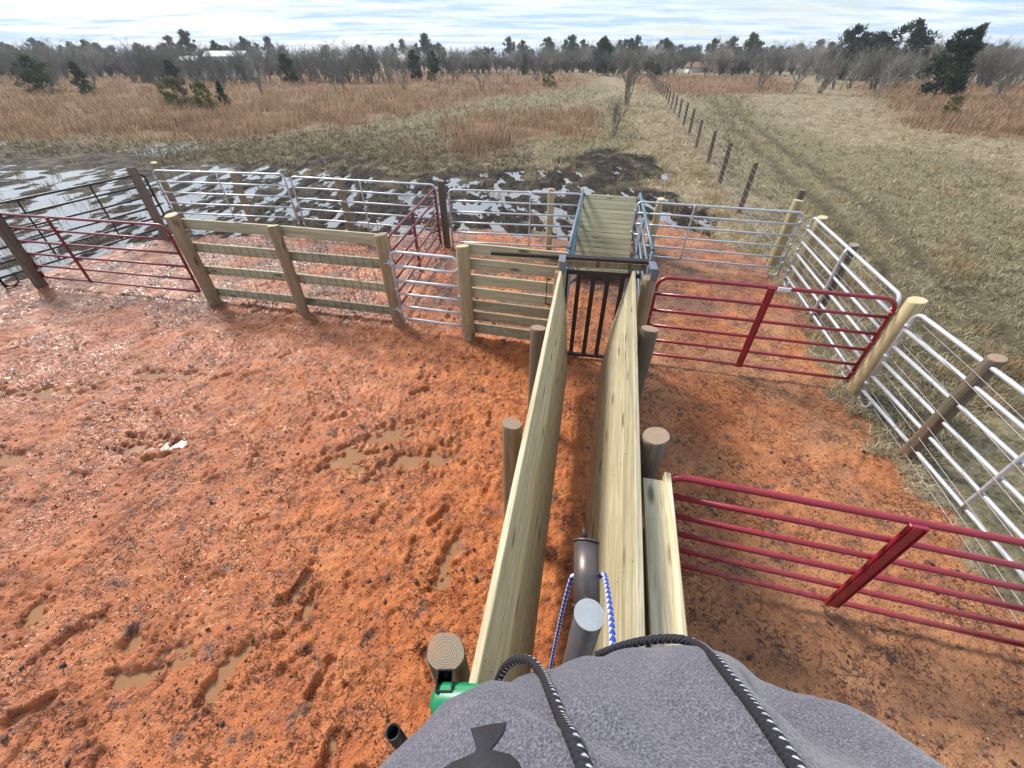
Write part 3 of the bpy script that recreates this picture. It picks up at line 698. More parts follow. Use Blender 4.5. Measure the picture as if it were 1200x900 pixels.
mb = MB()
def bez(P_, n=10):
    out = []
    for i in range(len(P_)-1):
        p0 = P_[max(i-1,0)]; p1 = P_[i]; p2 = P_[i+1]; p3 = P_[min(i+2, len(P_)-1)]
        for k in range(n):
            t = k/n; out.append(.5*((2*p1)+(p2-p0)*t+(2*p0-5*p1+4*p2-p3)*t*t+(3*p1-p0-3*p2+p3)*t**3))
    out.append(P_[-1]); return out
V = Vector
mb.tube(bez([V((.214,.315,2.72)),V((.250,.43,2.60)),V((.292,.60,2.43)),V((.305,.655,2.35)),V((.29,.67,2.29)),V((.25,.672,2.275)),V((.215,.67,2.31)),V((.203,.67,2.25)),V((.19,.66,1.9)),V((.17,.62,1.1))], 8), .0075, 12)
o = mb.build('rope', rope_m); tag(o, 'blue and white braided rope looped over the steel pipe arm', 'rope')

hg = empty('headgate', (0,.46,0), 'green steel head gate mostly hidden under the hoodie beside the chute', 'head gate')
mb = MB(); mb.box((0,0,0),(1.10,.145,.11),bev=.035)
bm = bmesh.new(); o = mb.build('top_beam', M['green'], hg)
bm.from_mesh(o.data); bmesh.ops.bevel(bm, geom=bm.edges[:], offset=.012, segments=2, affect='EDGES'); bm.to_mesh(o.data); bm.free(); o.data.polygons.foreach_set('use_smooth', [True]*len(o.data.polygons))
o.location = (.19,.035,1.48); o.rotation_euler = (0,0,R(-2))
for x_ in (-.27, .64):
    mb = MB(); mb.box((x_,-.01,.7),(.08,.08,1.45),bev=.01); mb.build('upright', M['green'], hg)
mb = MB()   # open square socket
for dx, dy, sx, sy in ((-.035,0,.008,.085),(.035,0,.008,.085),(0,-.04,.07,.008),(0,.04,.07,.008)): mb.box((-.30+dx,.115+dy,1.46),(sx,sy,.16),bev=.002)
mb.box((-.30,.115,1.39),(.07,.08,.01)); mb.build('socket', M['blackplastic'], hg)
mb = MB()
n = 20; 
for z_, r_ in ((1.25,.030),(1.50,.030),(1.50,.025),(1.30,.025)):
    for k in range(n): a = 6.28318*k/n; mb.v.append((-.50+r_*math.cos(a)+(z_-1.5)*-.0, -.055+r_*math.sin(a), z_))
for i in range(3):
    for k in range(n): mb.face([i*n+k, i*n+(k+1)%n, (i+1)*n+(k+1)%n, (i+1)*n+k], 0, None, True)
mb.face([3*n+k for k in range(n)]); mb.build('tube_end', M['blackplastic'], hg)
mb = MB(); mb.tube([(-.50,-.055,1.30),(-.50,-.055,1.06),(-.27,-.01,.98)], .026, 12); mb.build('lever', M['green'], hg)

# ------------------------------------------------------------------ the standing platform (mostly out of view)
pf = empty('platform', (.1,-.5,0), 'wooden standing platform across the chute under the person', 'platform')
for i in range(5): board('plank', (-.55,-.95+i*.2,1.99), (.85,-.95+i*.2,1.99), .04, .19, M['pine'], pf)
for x_ in (-.45,.95):
    for y_ in (-.9,-.2): post('leg', x_ if x_ < 0 else .78, y_, 1.965, .05, MID, pf)

# ------------------------------------------------------------------ person
def mat_heather():
    m, nt, b = newmat('heather_grey_knit'); q = NT(nt)
    v = q.coord('Object'); vs = q.coord('Object', (1,.6,1))
    n1 = q.noise(vs, 560, 4, .8); n2 = q.noise(v, 900, 2); nb_ = q.noise(v, 9, 3)
    col = q.ramp(n1, [(.36, (.032,.031,.045)), (.5, (.095,.091,.115)), (.64, (.21,.205,.24))])
    col = q.mix(q.ramp(nb_, [(.58, 0), (.8, .25)]), col, (.36,.31,.27))
    q.l(col, b.inputs['Base Color']); b.inputs['Roughness'].default_value = .95
    b.inputs['Sheen Weight'].default_value = .25; b.inputs['Specular IOR Level'].default_value = .15
    q.l(q.bump(q.math('ADD', n1, q.math('MULTIPLY', n2, .6)), .5, .0018), b.inputs['Normal'])
    return m
M['hoodie'] = mat_heather(); M['skin'] = mat_plain('skin', (.50,.30,.22), .55); M['denim'] = mat_plain('denim', (.06,.09,.16), .85, 0, 200)
M['boot'] = mat_plain('brown_boot_leather', (.10,.055,.03), .6); M['hair'] = mat_plain('dark_hair', (.05,.035,.025), .7)
M['print'] = mat_plain('worn_black_print', (.018,.021,.027), .55, 0, 60, .5, .3)
BX = .135; bo = Vector((BX,-.12,2.01))
pe = None
body = bpy.data.meshes.new('person')
J = [((BX,-.12,2.92),.14,None),((BX,-.12,3.12),.13,0),((BX,-.12,3.32),.135,1),((BX,-.13,3.46),.06,2),((BX,-.14,3.54),.055,3),((BX,-.155,3.63),.082,4),((BX,-.16,3.72),.088,5),((BX,-.165,3.79),.07,6),
     ((BX-.17,-.20,3.36),.055,2),((BX-.27,-.21,3.14),.045,8),((BX-.155,-.13,3.40),.03,9),((BX-.13,-.085,3.47),.028,10),
     ((BX+.17,-.20,3.36),.055,2),((BX+.25,-.21,3.10),.045,12),((BX+.28,-.08,2.86),.034,13),((BX+.28,-.06,2.79),.030,14),
     ((BX-.09,-.12,2.82),.09,0),((BX-.11,-.10,2.48),.06,16),((BX-.12,-.13,2.10),.042,17),((BX-.12,-.03,2.05),.038,18),
     ((BX+.09,-.12,2.82),.09,0),((BX+.11,-.10,2.48),.06,20),((BX+.12,-.13,2.10),.042,21),((BX+.12,-.03,2.05),.038,22)]
def hand(pts, wrist, d, side, J):
    d = Vector(d).normalized(); s = Vector(side).normalized(); nn = d.cross(s)
    w = Vector(J[wrist][0]); pal = len(J); J.append((tuple(w+d*.05), .024, wrist))
    for k in range(4):
        o_ = s*((k-1.5)*.019); L = (.062,.072,.067,.052)[k]; i0 = len(J)
        J.append((tuple(w+d*.075+o_), .0095, pal)); J.append((tuple(w+d*(.075+L*.5)+o_+nn*.008), .0085, i0)); J.append((tuple(w+d*(.075+L)+o_+nn*.026), .007, i0+1))
    i0 = len(J); J.append((tuple(w+d*.03-s*.035+nn*.008), .0105, wrist)); J.append((tuple(w+d*.065-s*.05+nn*.02), .0085, i0))
hand(None, 11, (.05,.0,1), (1,0,0), J); hand(None, 15, (0,.15,-1), (0,1,0), J)
body.from_pydata([j[0] for j in J], [(j[2], i) for i, j in enumerate(J) if j[2] is not None], [])
body.materials.append(M['skin'])
person = bpy.data.objects.new('person', body); link(person)
tag(person, 'person in a heather grey hoodie with black speckled drawstrings, seen from above the chest', 'person')
person.modifiers.new('skin', 'SKIN'); person.modifiers.new('sub', 'SUBSURF').render_levels = 1
for i, sv in enumerate(body.skin_vertices[0].data): sv.radius = (J[i][1], J[i][1]*(.75 if i in (0,1,2) else 1)); sv.use_root = (i == 0)
# hoodie
rows = [(2.70,-.10,.29,.24,.185,.17),(2.80,-.095,.30,.245,.195,.175),(2.92,-.08,.30,.25,.205,.175),(3.02,-.065,.305,.252,.212,.175),(3.12,-.045,.30,.255,.210,.175),(3.20,-.030,.292,.255,.196,.18),
        (3.27,-.040,.280,.25,.176,.165),(3.33,-.055,.255,.235,.153,.15),(3.39,-.072,.22,.22,.128,.13),(3.44,-.09,.168,.175,.105,.11),(3.48,-.105,.115,.12,.088,.09),(3.53,-.115,.098,.098,.082,.085)]
rz_ = np.array([r[0] for r in rows]); Z = np.linspace(2.70, 3.53, 150)
def smoothinterp(z, k):
    y = np.array([r[k] for r in rows]); return np.interp(z, rz_, y)
prof = []
for k in range(1, 6):
    a = smoothinterp(Z, k)
    for _ in range(30): a[1:-1] = (a[:-2]+a[1:-1]*2+a[2:])/4
    prof.append(a)
NT_ = 300
mb = MB()
for i, z in enumerate(Z):
    cy, rl, rr_, rf, rb = [p[i] for p in prof]
    for k in range(NT_):
        a = 2*math.pi*k/NT_; c, s = math.cos(a), math.sin(a)
        rx = rr_ if c > 0 else rl; ry = rf if s > 0 else rb
        pw = 2/(1.97 if c < 0 else 1.75); x = rx*math.copysign(abs(c)**pw, c); y = ry*math.copysign(abs(s)**pw, s)
        fz = min(1, max(0, (3.5-z)/.12))
        # folds radiating from the collar and diagonal drape
        f = .003*math.sin(a*7 + z*9 + 1.2*math.sin(z*14)) + .002*math.sin(a*13 - z*22) + .006*mnoise.noise(Vector((x*9, y*9, z*7)))
        f += -.024*math.exp(-((x-.055-(3.42-z)*.22)/.030)**2)*(1 if s > 0 else 0)*min(1, max(0,(3.42-z)/.1))*min(1, max(0,(z-3.20)/.1))
        f += .006*math.exp(-((x-.10-(3.42-z)*.25)/.025)**2)*(1 if s > 0 else 0)*min(1, max(0,(z-3.20)/.1))
        f += -.006*math.exp(-((x+.085+(3.42-z)*.26)/.014)**2)*(1 if s > 0 else 0)
        if s > 0:
            wob = .02*mnoise.noise(Vector((x*6, z*9, 3)))
            for x0, k_, w_, d_ in ((-.06,-.75,.011,.0075),(-.03,-.9,.014,-.007),(-.12,-.4,.010,.005),(-.005,-.15,.018,-.006),(.02,.35,.012,.005),(.13,.55,.014,-.009),(.16,.75,.013,.007),(.03,-.5,.009,.004)):
                f += .7*d_*math.exp(-((x-x0-(3.42-z)*k_+wob)/w_)**2)*min(1, max(0, (3.43-z)/.06))*min(1, max(0, (z-3.10)/.12))
        f += .0016*mnoise.noise(Vector((x*45, y*45, z*40)))
        f *= fz
        L_ = math.hypot(c*ry, s*rx) or 1
        mb.v.append((BX + x + f*c, cy + y + f*s, z + f*.5))
for i in range(len(Z)-1):
    for k in range(NT_): k2 = (k+1) % NT_; mb.face([i*NT_+k, i*NT_+k2, (i+1)*NT_+k2, (i+1)*NT_+k], 0, None, True)
def sleeve(pts, rs):
    P2 = bez([V(p) for p in pts], 8); r2 = list(np.interp(np.linspace(0, len(rs)-1, len(P2)), range(len(rs)), rs))
    r2 = [r*(1+.05*math.sin(i*1.3)) for i, r in enumerate(r2)]; mb.tube(P2, r2, 24)
sleeve([(BX-.10,-.20,3.36),(BX-.20,-.22,3.32),(BX-.275,-.22,3.13),(BX-.21,-.19,3.27),(BX-.155,-.15,3.385)], [.075,.078,.07,.055,.04])
sleeve([(BX+.10,-.20,3.36),(BX+.20,-.22,3.32),(BX+.26,-.22,3.10),(BX+.285,-.15,2.96),(BX+.29,-.10,2.86)], [.075,.078,.07,.055,.045])
hood = mb.build('hoodie', M['hoodie'], person)
mb = MB(); mb.tube(bez([V((BX-.11,-.10,3.52)),V((BX-.07,-.20,3.50)),V((BX,-.25,3.47)),V((BX+.07,-.20,3.50)),V((BX+.11,-.10,3.52))],8), .035, 12); mb.build('hood', M['hoodie'], person)
bvh = BVHTree.FromPolygons([tuple(v) for v in mb.v], mb.f) if False else None
me_ = hood.data; bvh = BVHTree.FromPolygons([tuple(v.co) for v in me_.vertices], [tuple(p.vertices) for p in me_.polygons])
mb = MB()
for s_ in (-1, 1):
    mb.tube(bez([V((BX+s_*.06,-.12,2.86)),V((BX+s_*.095,-.12,2.7)),V((BX+s_*.112,-.10,2.48)),V((BX+s_*.12,-.13,2.14))],6), [.115]*6+[.10]*6+[.085]*4+[.075]*3, 20)
mb.tube([(BX,-.12,2.76),(BX,-.12,2.84),(BX,-.12,2.95)], [.15,.16,.15], 24); mb.build('trousers', M['denim'], person)
for s_ in (-1, 1):
    mb = MB(); mb.tube([(BX+s_*.12,-.17,2.065),(BX+s_*.12,-.12,2.07),(BX+s_*.12,-.03,2.055),(BX+s_*.12,.06,2.048)], [.04,.055,.05,.036], 14); mb.tube([(BX+s_*.12,-.13,2.06),(BX+s_*.12,-.13,2.22)], [.05,.06], 14); mb.build('boot', M['boot'], person)
bm = bmesh.new(); bmesh.ops.create_uvsphere(bm, u_segments=24, v_segments=16, radius=.1)
for v in bm.verts:
    v.co.z *= 1.12; v.co.y *= 1.08
    if v.co.y > .02 and v.co.z < .035: v.co *= .78
me_ = bpy.data.meshes.new('hair'); bm.to_mesh(me_); bm.free(); me_.materials.append(M['hair']); o = bpy.data.objects.new('hair', me_); link(o, person); o.location = (BX,-.168,3.76)
mb = MB(); mb.tube([(BX,-.085,3.70),(BX,-.058,3.665),(BX,-.07,3.655)], [.008,.014,.008], 8); mb.build('nose', M['skin'], person)
for s_ in (-1, 1):
    mb = MB(); mb.tube([(BX+s_*.03,-.084,3.705),(BX+s_*.03,-.076,3.705)], .011, 10); mb.build('eye', M['label'], person)
    mb = MB(); mb.tube([(BX+s_*.088,-.17,3.66),(BX+s_*.10,-.175,3.69),(BX+s_*.09,-.165,3.715)], [.008,.014,.009], 8); mb.build('ear', M['skin'], person)
mb = MB(); mb.tube([(BX-.024,-.083,3.632),(BX,-.077,3.630),(BX+.024,-.083,3.632)], [.004,.007,.004], 8); mb.build('mouth', M['plate'] if False else M['skin'], person)
mb = MB(); mb.box((0,-.03,3.655), (.075,.010,.15), bev=.003)
phone = None
# drawstrings and chest print lie on the cloth
pt = R(39); Sp, Cp = math.sin(pt), math.cos(pt); C0 = Vector((0,0,CAM_H))
def ray(x, y):
    u = (x-600)/476; v = (y-450)/476; return Vector((u, Cp-v*Sp, -Sp-v*Cp))
def onhood(x, y, off, t0):
    d = ray(x, y); h = bvh.ray_cast(C0, d.normalized(), 3)
    if h[0] is None or t0 is not None and t0 < 9: return C0 + d*(t0 if t0 and t0 < 9 else .42)
    return h[0] + (-d.normalized())*off*.6 + h[1]*off*.4*(1 if h[1].dot(d) < 0 else -1)
dr = mat_rope('black_speckled_cord', (.012,.012,.018), (.62,.63,.68), 420, .72, 1)
for pts in ([(578,822,.47),(583,800,.455),(592,782,.445),(606,773,.43),(622,775,.41),(636,792,9),(648,816,9),(660,845,9),(670,868,9),(680,890,9),(692,920,9),(704,960,9)],
            [(700,768,.47),(730,757,.455),(762,750,.44),(795,749,.425),(820,757,.405),(838,775,9),(856,798,9),(875,822,9),(893,846,9),(912,872,9),(932,902,9),(955,945,9)]):
    raw = [onhood(a, b_, .0045, t_) for a, b_, t_ in pts]
    mb = MB(); mb.tube(bez(raw, 8), .0046, 14); mb.build('drawstring', dr, person)
def decal(name, px, parent, off=.0016):
    bm = bmesh.new(); 
    cx = sum(p[0] for p in px)/len(px); cy = sum(p[1] for p in px)/len(px)
    rings = [1, .85, .7, .5, .3, .12]; vs = []
    for f in rings:
        row = []
        for i, p in enumerate(px):
            q_ = px[(i+1) % len(px)]
            for s_ in (0, .25, .5, .75):
                a = p[0]+(q_[0]-p[0])*s_; b_ = p[1]+(q_[1]-p[1])*s_
                row.append(bm.verts.new(onhood(cx+(a-cx)*f, cy+(b_-cy)*f, off if f < 1 else off*.2, 9.5)))
        vs.append(row)
    n = len(vs[0])
    for i in range(len(rings)-1):
        for k in range(n): bm.faces.new((vs[i][k], vs[i][(k+1)%n], vs[i+1][(k+1)%n], vs[i+1][k]))
    bm.faces.new(vs[-1])
    me = bpy.data.meshes.new(name); bm.to_mesh(me); bm.free(); me.materials.append(M['print']); o = bpy.data.objects.new(name, me); link(o, parent); return o
decal('chest_print', [(551,854),(568,850),(594,846),(592,856),(586,866),(577,874),(571,878),(582,880),(598,884),(608,893),(612,902),(611,915),(595,930),(560,935),(525,930),(512,916),(517,902),(530,893),(545,887),(556,882),(558,876),(555,866)], person)
# ------------------------------------------------------------------ vegetation
def quick(name, verts, faces, tints, mat, smooth=False):
    me = bpy.data.meshes.new(name)
    v = np.asarray(verts, np.float32).reshape(-1, 3); me.vertices.add(len(v)); me.vertices.foreach_set('co', v.ravel())
    f = np.asarray(faces, np.int32); k = f.shape[1]
    me.loops.add(f.size); me.loops.foreach_set('vertex_index', f.ravel())
    me.polygons.add(len(f)); me.polygons.foreach_set('loop_start', (np.arange(len(f))*k).astype(np.int32)); me.polygons.foreach_set('loop_total', np.full(len(f), k, np.int32))
    me.update(calc_edges=True)
    t = np.asarray(tints, np.float32); c = me.color_attributes.new('tint', 'FLOAT_COLOR', 'POINT')
    c.data.foreach_set('color', np.concatenate([t, np.ones((len(t), 1), np.float32)], 1).ravel())
    me.materials.append(mat); return me
def blades(P_, hgt, wid, tint, lean=.35, var=.35, flop=None):
    """P_ (n,3) roots; one curved blade each: 3 segments -> quad + tri as two quads"""
    n = len(P_); an = rng.uniform(0, 2*np.pi, n); ln = rng.normal(0, lean, n)
    if flop is not None: ln = rng.uniform(.5, 1.3, n)*flop
    h = hgt*rng.uniform(.55, 1.2, n) if np.isscalar(hgt) else hgt
    dx, dy = np.cos(an)*ln*h, np.sin(an)*ln*h
    wa = rng.uniform(0, 2*np.pi, n); wx, wy = np.cos(wa)*wid, np.sin(wa)*wid
    z = np.zeros(n)
    b0 = P_ + np.stack([wx, wy, z], 1)*.5; b1 = P_ - np.stack([wx, wy, z], 1)*.5
    m = P_ + np.stack([dx*.4, dy*.4, h*.6], 1); m0 = m + np.stack([wx, wy, z], 1)*.4; m1 = m - np.stack([wx, wy, z], 1)*.4
    zt = h if flop is None else h*.65
    t = P_ + np.stack([dx, dy, zt], 1); t0 = t + np.stack([wx, wy, z], 1)*.1; t1 = t - np.stack([wx, wy, z], 1)*.1
    v = np.stack([b0, b1, m0, m1, t0, t1], 1).reshape(-1, 3)
    i = np.arange(n)*6; f = np.concatenate([np.stack([i, i+1, i+3, i+2], 1), np.stack([i+2, i+3, i+5, i+4], 1)])
    k = rng.uniform(1-var, 1+var, (n, 1)); c = np.repeat(np.asarray(tint)*k, 6, 0)
    return v, f, np.clip(c, 0, 1)
def merge(parts):
    vs, fs, cs = [], [], []; o = 0
    for v, f, c in parts: vs.append(v); fs.append(f+o); cs.append(c); o += len(v)
    return np.concatenate(vs), np.concatenate(fs), np.concatenate(cs)
def scatter(n, x0, x1, y0, y1, pw=1.0):
    """points denser near the camera"""
    u = rng.uniform(0, 1, n)**pw; y = y0 + (y1-y0)*u; x = rng.uniform(0, 1, n)*(x1-x0)+x0
    return x, y
def roots(x, y, keep):
    h, r_, m_, s_, g_, t_ = ground(x, y, False)
    k = keep(x, y, r_, m_, s_, g_, t_)
    return np.stack([x[k], y[k], h[k]-.01], 1), (r_[k], m_[k], s_[k], g_[k])
# fan sampling inside the view, uniform in picture space so far things stay dense enough
def fan(n, y0, y1, xl=-1.55, xr=1.55, p=1.0):
    inv = rng.uniform(1/y1**p, 1/y0**p, n); y = inv**(-1/p); x = y*rng.uniform(xl, xr, n); return x, y
PAL_S = np.array([1.06,1.16,1.18])*np.array([(.35,.205,.115),(.29,.165,.09),(.41,.27,.165),(.22,.125,.075),(.40,.29,.19),(.44,.23,.115),(.17,.11,.07),(.34,.20,.125)])
PAL_D = 1.15*np.array([(.44,.37,.25),(.34,.27,.17),(.52,.45,.31),(.24,.19,.11),(.40,.30,.19)])
PAL_G = np.array([(.13,.13,.06),(.19,.175,.09),(.09,.09,.04),(.28,.24,.14)])
PAL_K = np.array([(.10,.08,.05),(.15,.12,.07),(.07,.06,.035),(.22,.18,.11)])
def pick(pal, n): return pal[rng.integers(0, len(pal), n)]
# tall rusty broomsedge
x, y = fan(42000, 21, 150, -1.75, 1.6, .8)
Pr, _ = roots(x, y, lambda x, y, r, m, s, g, t: s & (fbm(x, y, .35, 4, 90) > -.16 + .22*np.exp(-(y-20)/9)))
parts = []
for k in range(7):
    q_ = Pr + np.concatenate([rng.normal(0, .14, (len(Pr), 2)) * (1 + Pr[:, 1:2]/50), np.zeros((len(Pr), 1))], 1)
    hh = np.clip(.44 + .55*fbm(Pr[:,0], Pr[:,1], .35, 4, 91), .12, 1)*rng.uniform(.45, 1.3, len(Pr))
    tn = pick(PAL_S, len(Pr))*(1+.45*fbm(Pr[:,0], Pr[:,1], .25, 3, 99))[:, None]; parts.append(blades(q_, hh, .007+.0008*Pr[:,1], tn, .45))
me = quick('tall_rusty_grass', *merge(parts), M['drygrass']); tag(link(bpy.data.objects.new('tall_rusty_grass', me)), 'tall rusty broom grass across the open field', 'grass', kind='stuff')
# loose edges and short dry grass
x1, y1 = fan(90000, 1.0, 80, .25, 1.6, .6); x2, y2 = fan(42000, 16, 75, -1.6, .5, .8)
x = np.concatenate([x1, x2]); y = np.concatenate([y1, y2])
Pr, (r_, m_, s_, g_) = roots(x, y, lambda x, y, r, m, s, g, t: (r < .5) & (m < .5) & ~s & (t > .16) & (rng.uniform(0, 1, len(x)) < .35+.9*(fbm(x, y, 1.1, 3, 92)+.35)))
parts = []
for k in range(4):
    q_ = Pr + np.concatenate([rng.normal(0, .05, (len(Pr), 2)), np.zeros((len(Pr), 1))], 1)
    tint = np.where(((g_ > 0) & (rng.uniform(0, 1, len(Pr)) < .5))[:, None], pick(PAL_G, len(Pr)), pick(PAL_D, len(Pr)))
    tint = np.where(((Pr[:,0] < 1) & (Pr[:,1] < 29) & (rng.uniform(0,1,len(Pr)) < .75))[:, None], pick(PAL_K, len(Pr)), tint)
    parts.append(blades(q_, rng.uniform(.04, .14, len(Pr))*(1+Pr[:,1]/30), .005+.0007*Pr[:,1], tint*(1+.5*fbm(Pr[:,0], Pr[:,1], .6, 3, 98))[:, None], .9, flop=1.0))
me = quick('short_dry_grass', *merge(parts), M['drygrass']); tag(link(bpy.data.objects.new('short_dry_grass', me)), 'short matted dry grass right of the wire fence and round the mud', 'grass', kind='stuff')
# straw tufts at the mud edge and in the lane beside the fence
x, y = fan(15000, 3.5, 70, -1.5, 1.6, .8)
Pr, (r_, m_, s_, g_) = roots(x, y, lambda x, y, r, m, s, g, t: (r < .5) & ~s & (fbm(x, y, .5, 3, 93) > np.where(x > y*.23+3.6, .12, .02)) & (t > .3) & ((m < .5) | (rng.uniform(0, 1, len(x)) < .25)))
parts = []
for k in range(9):
    q_ = Pr + np.concatenate([rng.normal(0, .09, (len(Pr), 2)), np.zeros((len(Pr), 1))], 1)
    parts.append(blades(q_, np.where(Pr[:,0] > Pr[:,1]*.23+3.6, .17, .27)*rng.uniform(.5, 1.2, len(Pr)), .006+.0008*Pr[:,1], pick(PAL_D, len(Pr))*np.array([.85,.74,.62])*np.where(Pr[:,:1] < -3, .6, 1), .5))
me = quick('straw_tufts', *merge(parts), M['drygrass']); tag(link(bpy.data.objects.new('straw_tufts', me)), 'pale straw tufts at the edge of the black mud', 'grass', kind='stuff')
# clods and pebbles lying on the clay
def scatter_lumps(name, n, box, smin, smax, pal, label, zoff=.3):
    xs_ = rng.uniform(box[0], box[1], n); ys_ = box[2]+(box[3]-box[2])*rng.uniform(0, 1, n)**1.3
    h, r_, *_ = ground(xs_, ys_, True); k = r_ > .5; 
    k &= ~((xs_ > -.2) & (xs_ < 1.3) & (ys_ < 3)); xs_, ys_, h = xs_[k], ys_[k], h[k]; n = len(xs_)
    O = np.array([(1,0,0),(-1,0,0),(0,1,0),(0,-1,0),(0,0,1),(0,0,-1)], float); F = np.array([(0,2,4),(2,1,4),(1,3,4),(3,0,4),(2,0,5),(1,2,5),(3,1,5),(0,3,5)])
    s = rng.uniform(smin, smax, n)**1.0
    v = O[None]*rng.uniform(.6, 1.3, (n, 6, 1)) + rng.normal(0, .15, (n, 6, 3)); v = v*s[:, None, None]*np.array([1,1,.6]); v += np.stack([xs_, ys_, h+s*zoff], 1)[:, None]
    f = F[None]+(np.arange(n)*6)[:, None, None]
    c = np.repeat(pick(np.array(pal), n)*rng.uniform(.7, 1.2, (n, 1)), 6, 0)
    me = quick(name, v.reshape(-1, 3), f.reshape(-1, 3), c, M['clod']); tag(link(bpy.data.objects.new(name, me)), label, 'ground litter', kind='stuff')
M['clod'] = mat_attr('clay_crumbs', .8, 0, .3)
scatter_lumps('clay_crumbs', 26000, (-8,4.3,.1,8), .003, .012, [(.34,.10,.045),(.42,.15,.07),(.26,.085,.045),(.14,.06,.04)], 'crumbs of red clay on the trampled ground')
scatter_lumps('dark_manure', 900, (-8,4.3,.2,10), .008, .026, [(.05,.035,.03),(.08,.055,.045)], 'dark manure bits on the clay')
scatter_lumps('white_chips', 700, (1.1,4.3,-.2,3.2), .002, .007, [(.7,.68,.66),(.55,.5,.46)], 'small white chips on the brown dirt right of the chute')

# ---- bare shrubs, evergreens
def bare_mesh(name, h, seed, lean=.0, twig=.010, stems=4, wide=.5, depth=4, fork=3, tint=(.20,.178,.15)):
    rd = random.Random(seed); segs = []
    def grow(p, d, L, r, k):
        q_ = p + d*L; mid = (p+q_)/2 + V((rd.uniform(-1,1), rd.uniform(-1,1), 0))*L*.11
        segs.append((p, mid, q_, r, r*.62)); 
        if k <= 0: return
        for j in range(fork if k > 1 else fork+1):
            f = rd.uniform(.35, 1); st = p.lerp(q_, f)
            nd = (d + V((rd.uniform(-1,1), rd.uniform(-1,1), rd.uniform(-.5,.6)))*wide*1.25 + V((lean,0,0))*.3).normalized()
            grow(st, nd, L*rd.uniform(.5,.8), max(r*.55, twig), k-1)
    for s_ in range(stems):
        d = V((rd.uniform(-.35,.35)+lean, rd.uniform(-.35,.35), 1)).normalized(); grow(V((rd.uniform(-.15,.15), rd.uniform(-.15,.15), -.1)), d, h*rd.uniform(.38,.5), h*.012+twig, depth-1)
    vs, fs, cs = [], [], []
    for (a, m, b_, r0, r1) in segs:
        pr_ = None
        for p, r in ((a, r0), (m, (r0+r1)/2), (b_, r1*.7)):
            for k in range(3):
                an = k*2.094; vs.append((p.x+r*math.cos(an), p.y+r*math.sin(an), p.z+r*.3*math.sin(an*2)))
            k_ = rd.uniform(.75, 1.2)
            for k in range(3): cs.append(tuple(c*k_ for c in tint))
        i = len(vs)-9
        for s_ in (0, 3):
            for k in range(3): fs.append((i+s_+k, i+s_+(k+1)%3, i+s_+3+(k+1)%3, i+s_+3+k))
    return quick(name, np.array(vs), np.array(fs), np.array(cs), M['bark'])
def evergreen_meshes(h, wid, seed, n=3500, leaf=.09, tint=(.045,.065,.028), shape='bush', lean=0):
    rd = np.random.default_rng(seed); C_ = []
    nc = 64
    for i in range(nc):
        z = rd.uniform(.08, 1); 
        env = {'bush': math.sqrt(max(0, 1-(z*1.05-.35)**2/.5))*.5, 'cone': (1-z)*.55+.08, 'pine': .42*math.sin(min(1, max(0, (z-.45)/.55))*3.14)+.08}[shape]
        if shape == 'pine' and z < .5: z = rd.uniform(.5, 1)
        an = rd.uniform(0, 6.28); rr = env*rd.uniform(.35, 1)*wid
        C_.append((rr*math.cos(an)+lean*z*h*.35, rr*math.sin(an), z*h, rd.uniform(.07, .19)*wid*(1.15-z*.5), rd.uniform(.65, 1.45)))
    C_ = np.array(C_); ci = rd.integers(0, nc, n); c = C_[ci]
    d = rd.normal(0, 1, (n, 3)); d /= np.linalg.norm(d, axis=1)[:, None]; p = c[:, :3] + d*(c[:, 3]*rd.uniform(.45, 1.1, n))[:, None]*np.array([1,1,.85])
    p[:, 2] = np.maximum(p[:, 2], .02)
    a = rd.normal(0, 1, (n, 3)); a /= np.linalg.norm(a, axis=1)[:, None]; a[:, 2] = np.abs(a[:, 2]); b = np.cross(a, rd.normal(0, 1, (n, 3))); b /= np.linalg.norm(b, axis=1)[:, None]
    s = leaf*rd.uniform(.6, 1.5, (n, 1)); v = np.stack([p-b*s*.35, p+b*s*.35, p+a*s*1.6+b*s*.12, p+a*s*1.6-b*s*.12], 1).reshape(-1, 3)
    f = np.arange(n*4).reshape(-1, 4); cc = np.repeat(np.array(tint)[None]*(c[:, 4:5]*rd.uniform(.6, 1.5, (n, 1))), 4, 0)
    fol = quick('crown', v, f, cc, M['needles'])
    vs, fs, cs = [], [], []
    def tb(p, q_, r0, r1):
        i = len(vs)
        for pp, r in ((p, r0), (q_, r1)):
            for k in range(5): vs.append((pp[0]+r*math.cos(k*1.2566), pp[1]+r*math.sin(k*1.2566), pp[2])); cs.append((.12,.095,.075))
        for k in range(5): fs.append((i+k, i+(k+1)%5, i+5+(k+1)%5, i+5+k))
    tb((0,0,-.2), (lean*h*.15,0,h*.5), h*.028, h*.018); tb((lean*h*.15,0,h*.5), (lean*h*.33,0,h*.95), h*.018, h*.006)
    for i in range(0, nc, 3): tb((lean*C_[i][2]*.3, 0, max(.1, C_[i][2]-.25*h*.5)), tuple(C_[i][:3]), h*.008, h*.004)
    return fol, quick('trunk', np.array(vs), np.array(fs), np.array(cs), M['bark'])
BARE = [bare_mesh('bare_shrub', 3.0, s, lean=l, twig=.008, stems=st, wide=w) for s, l, st, w in ((1,.0,6,.55),(2,.25,5,.65),(3,-.2,5,.7),(4,.1,7,.6),(5,-.1,3,.8))]
BAREF = [bare_mesh('bare_tree', 8.0, s, lean=l, twig=.030, stems=st, wide=w, fork=4, tint=tn) for s, l, st, w, tn in ((11,.1,3,.6,(.245,.22,.18)),(12,-.15,2,.85,(.195,.175,.145)),(13,.0,4,.75,(.34,.31,.26)),(14,.2,3,.8,(.165,.15,.125)))]
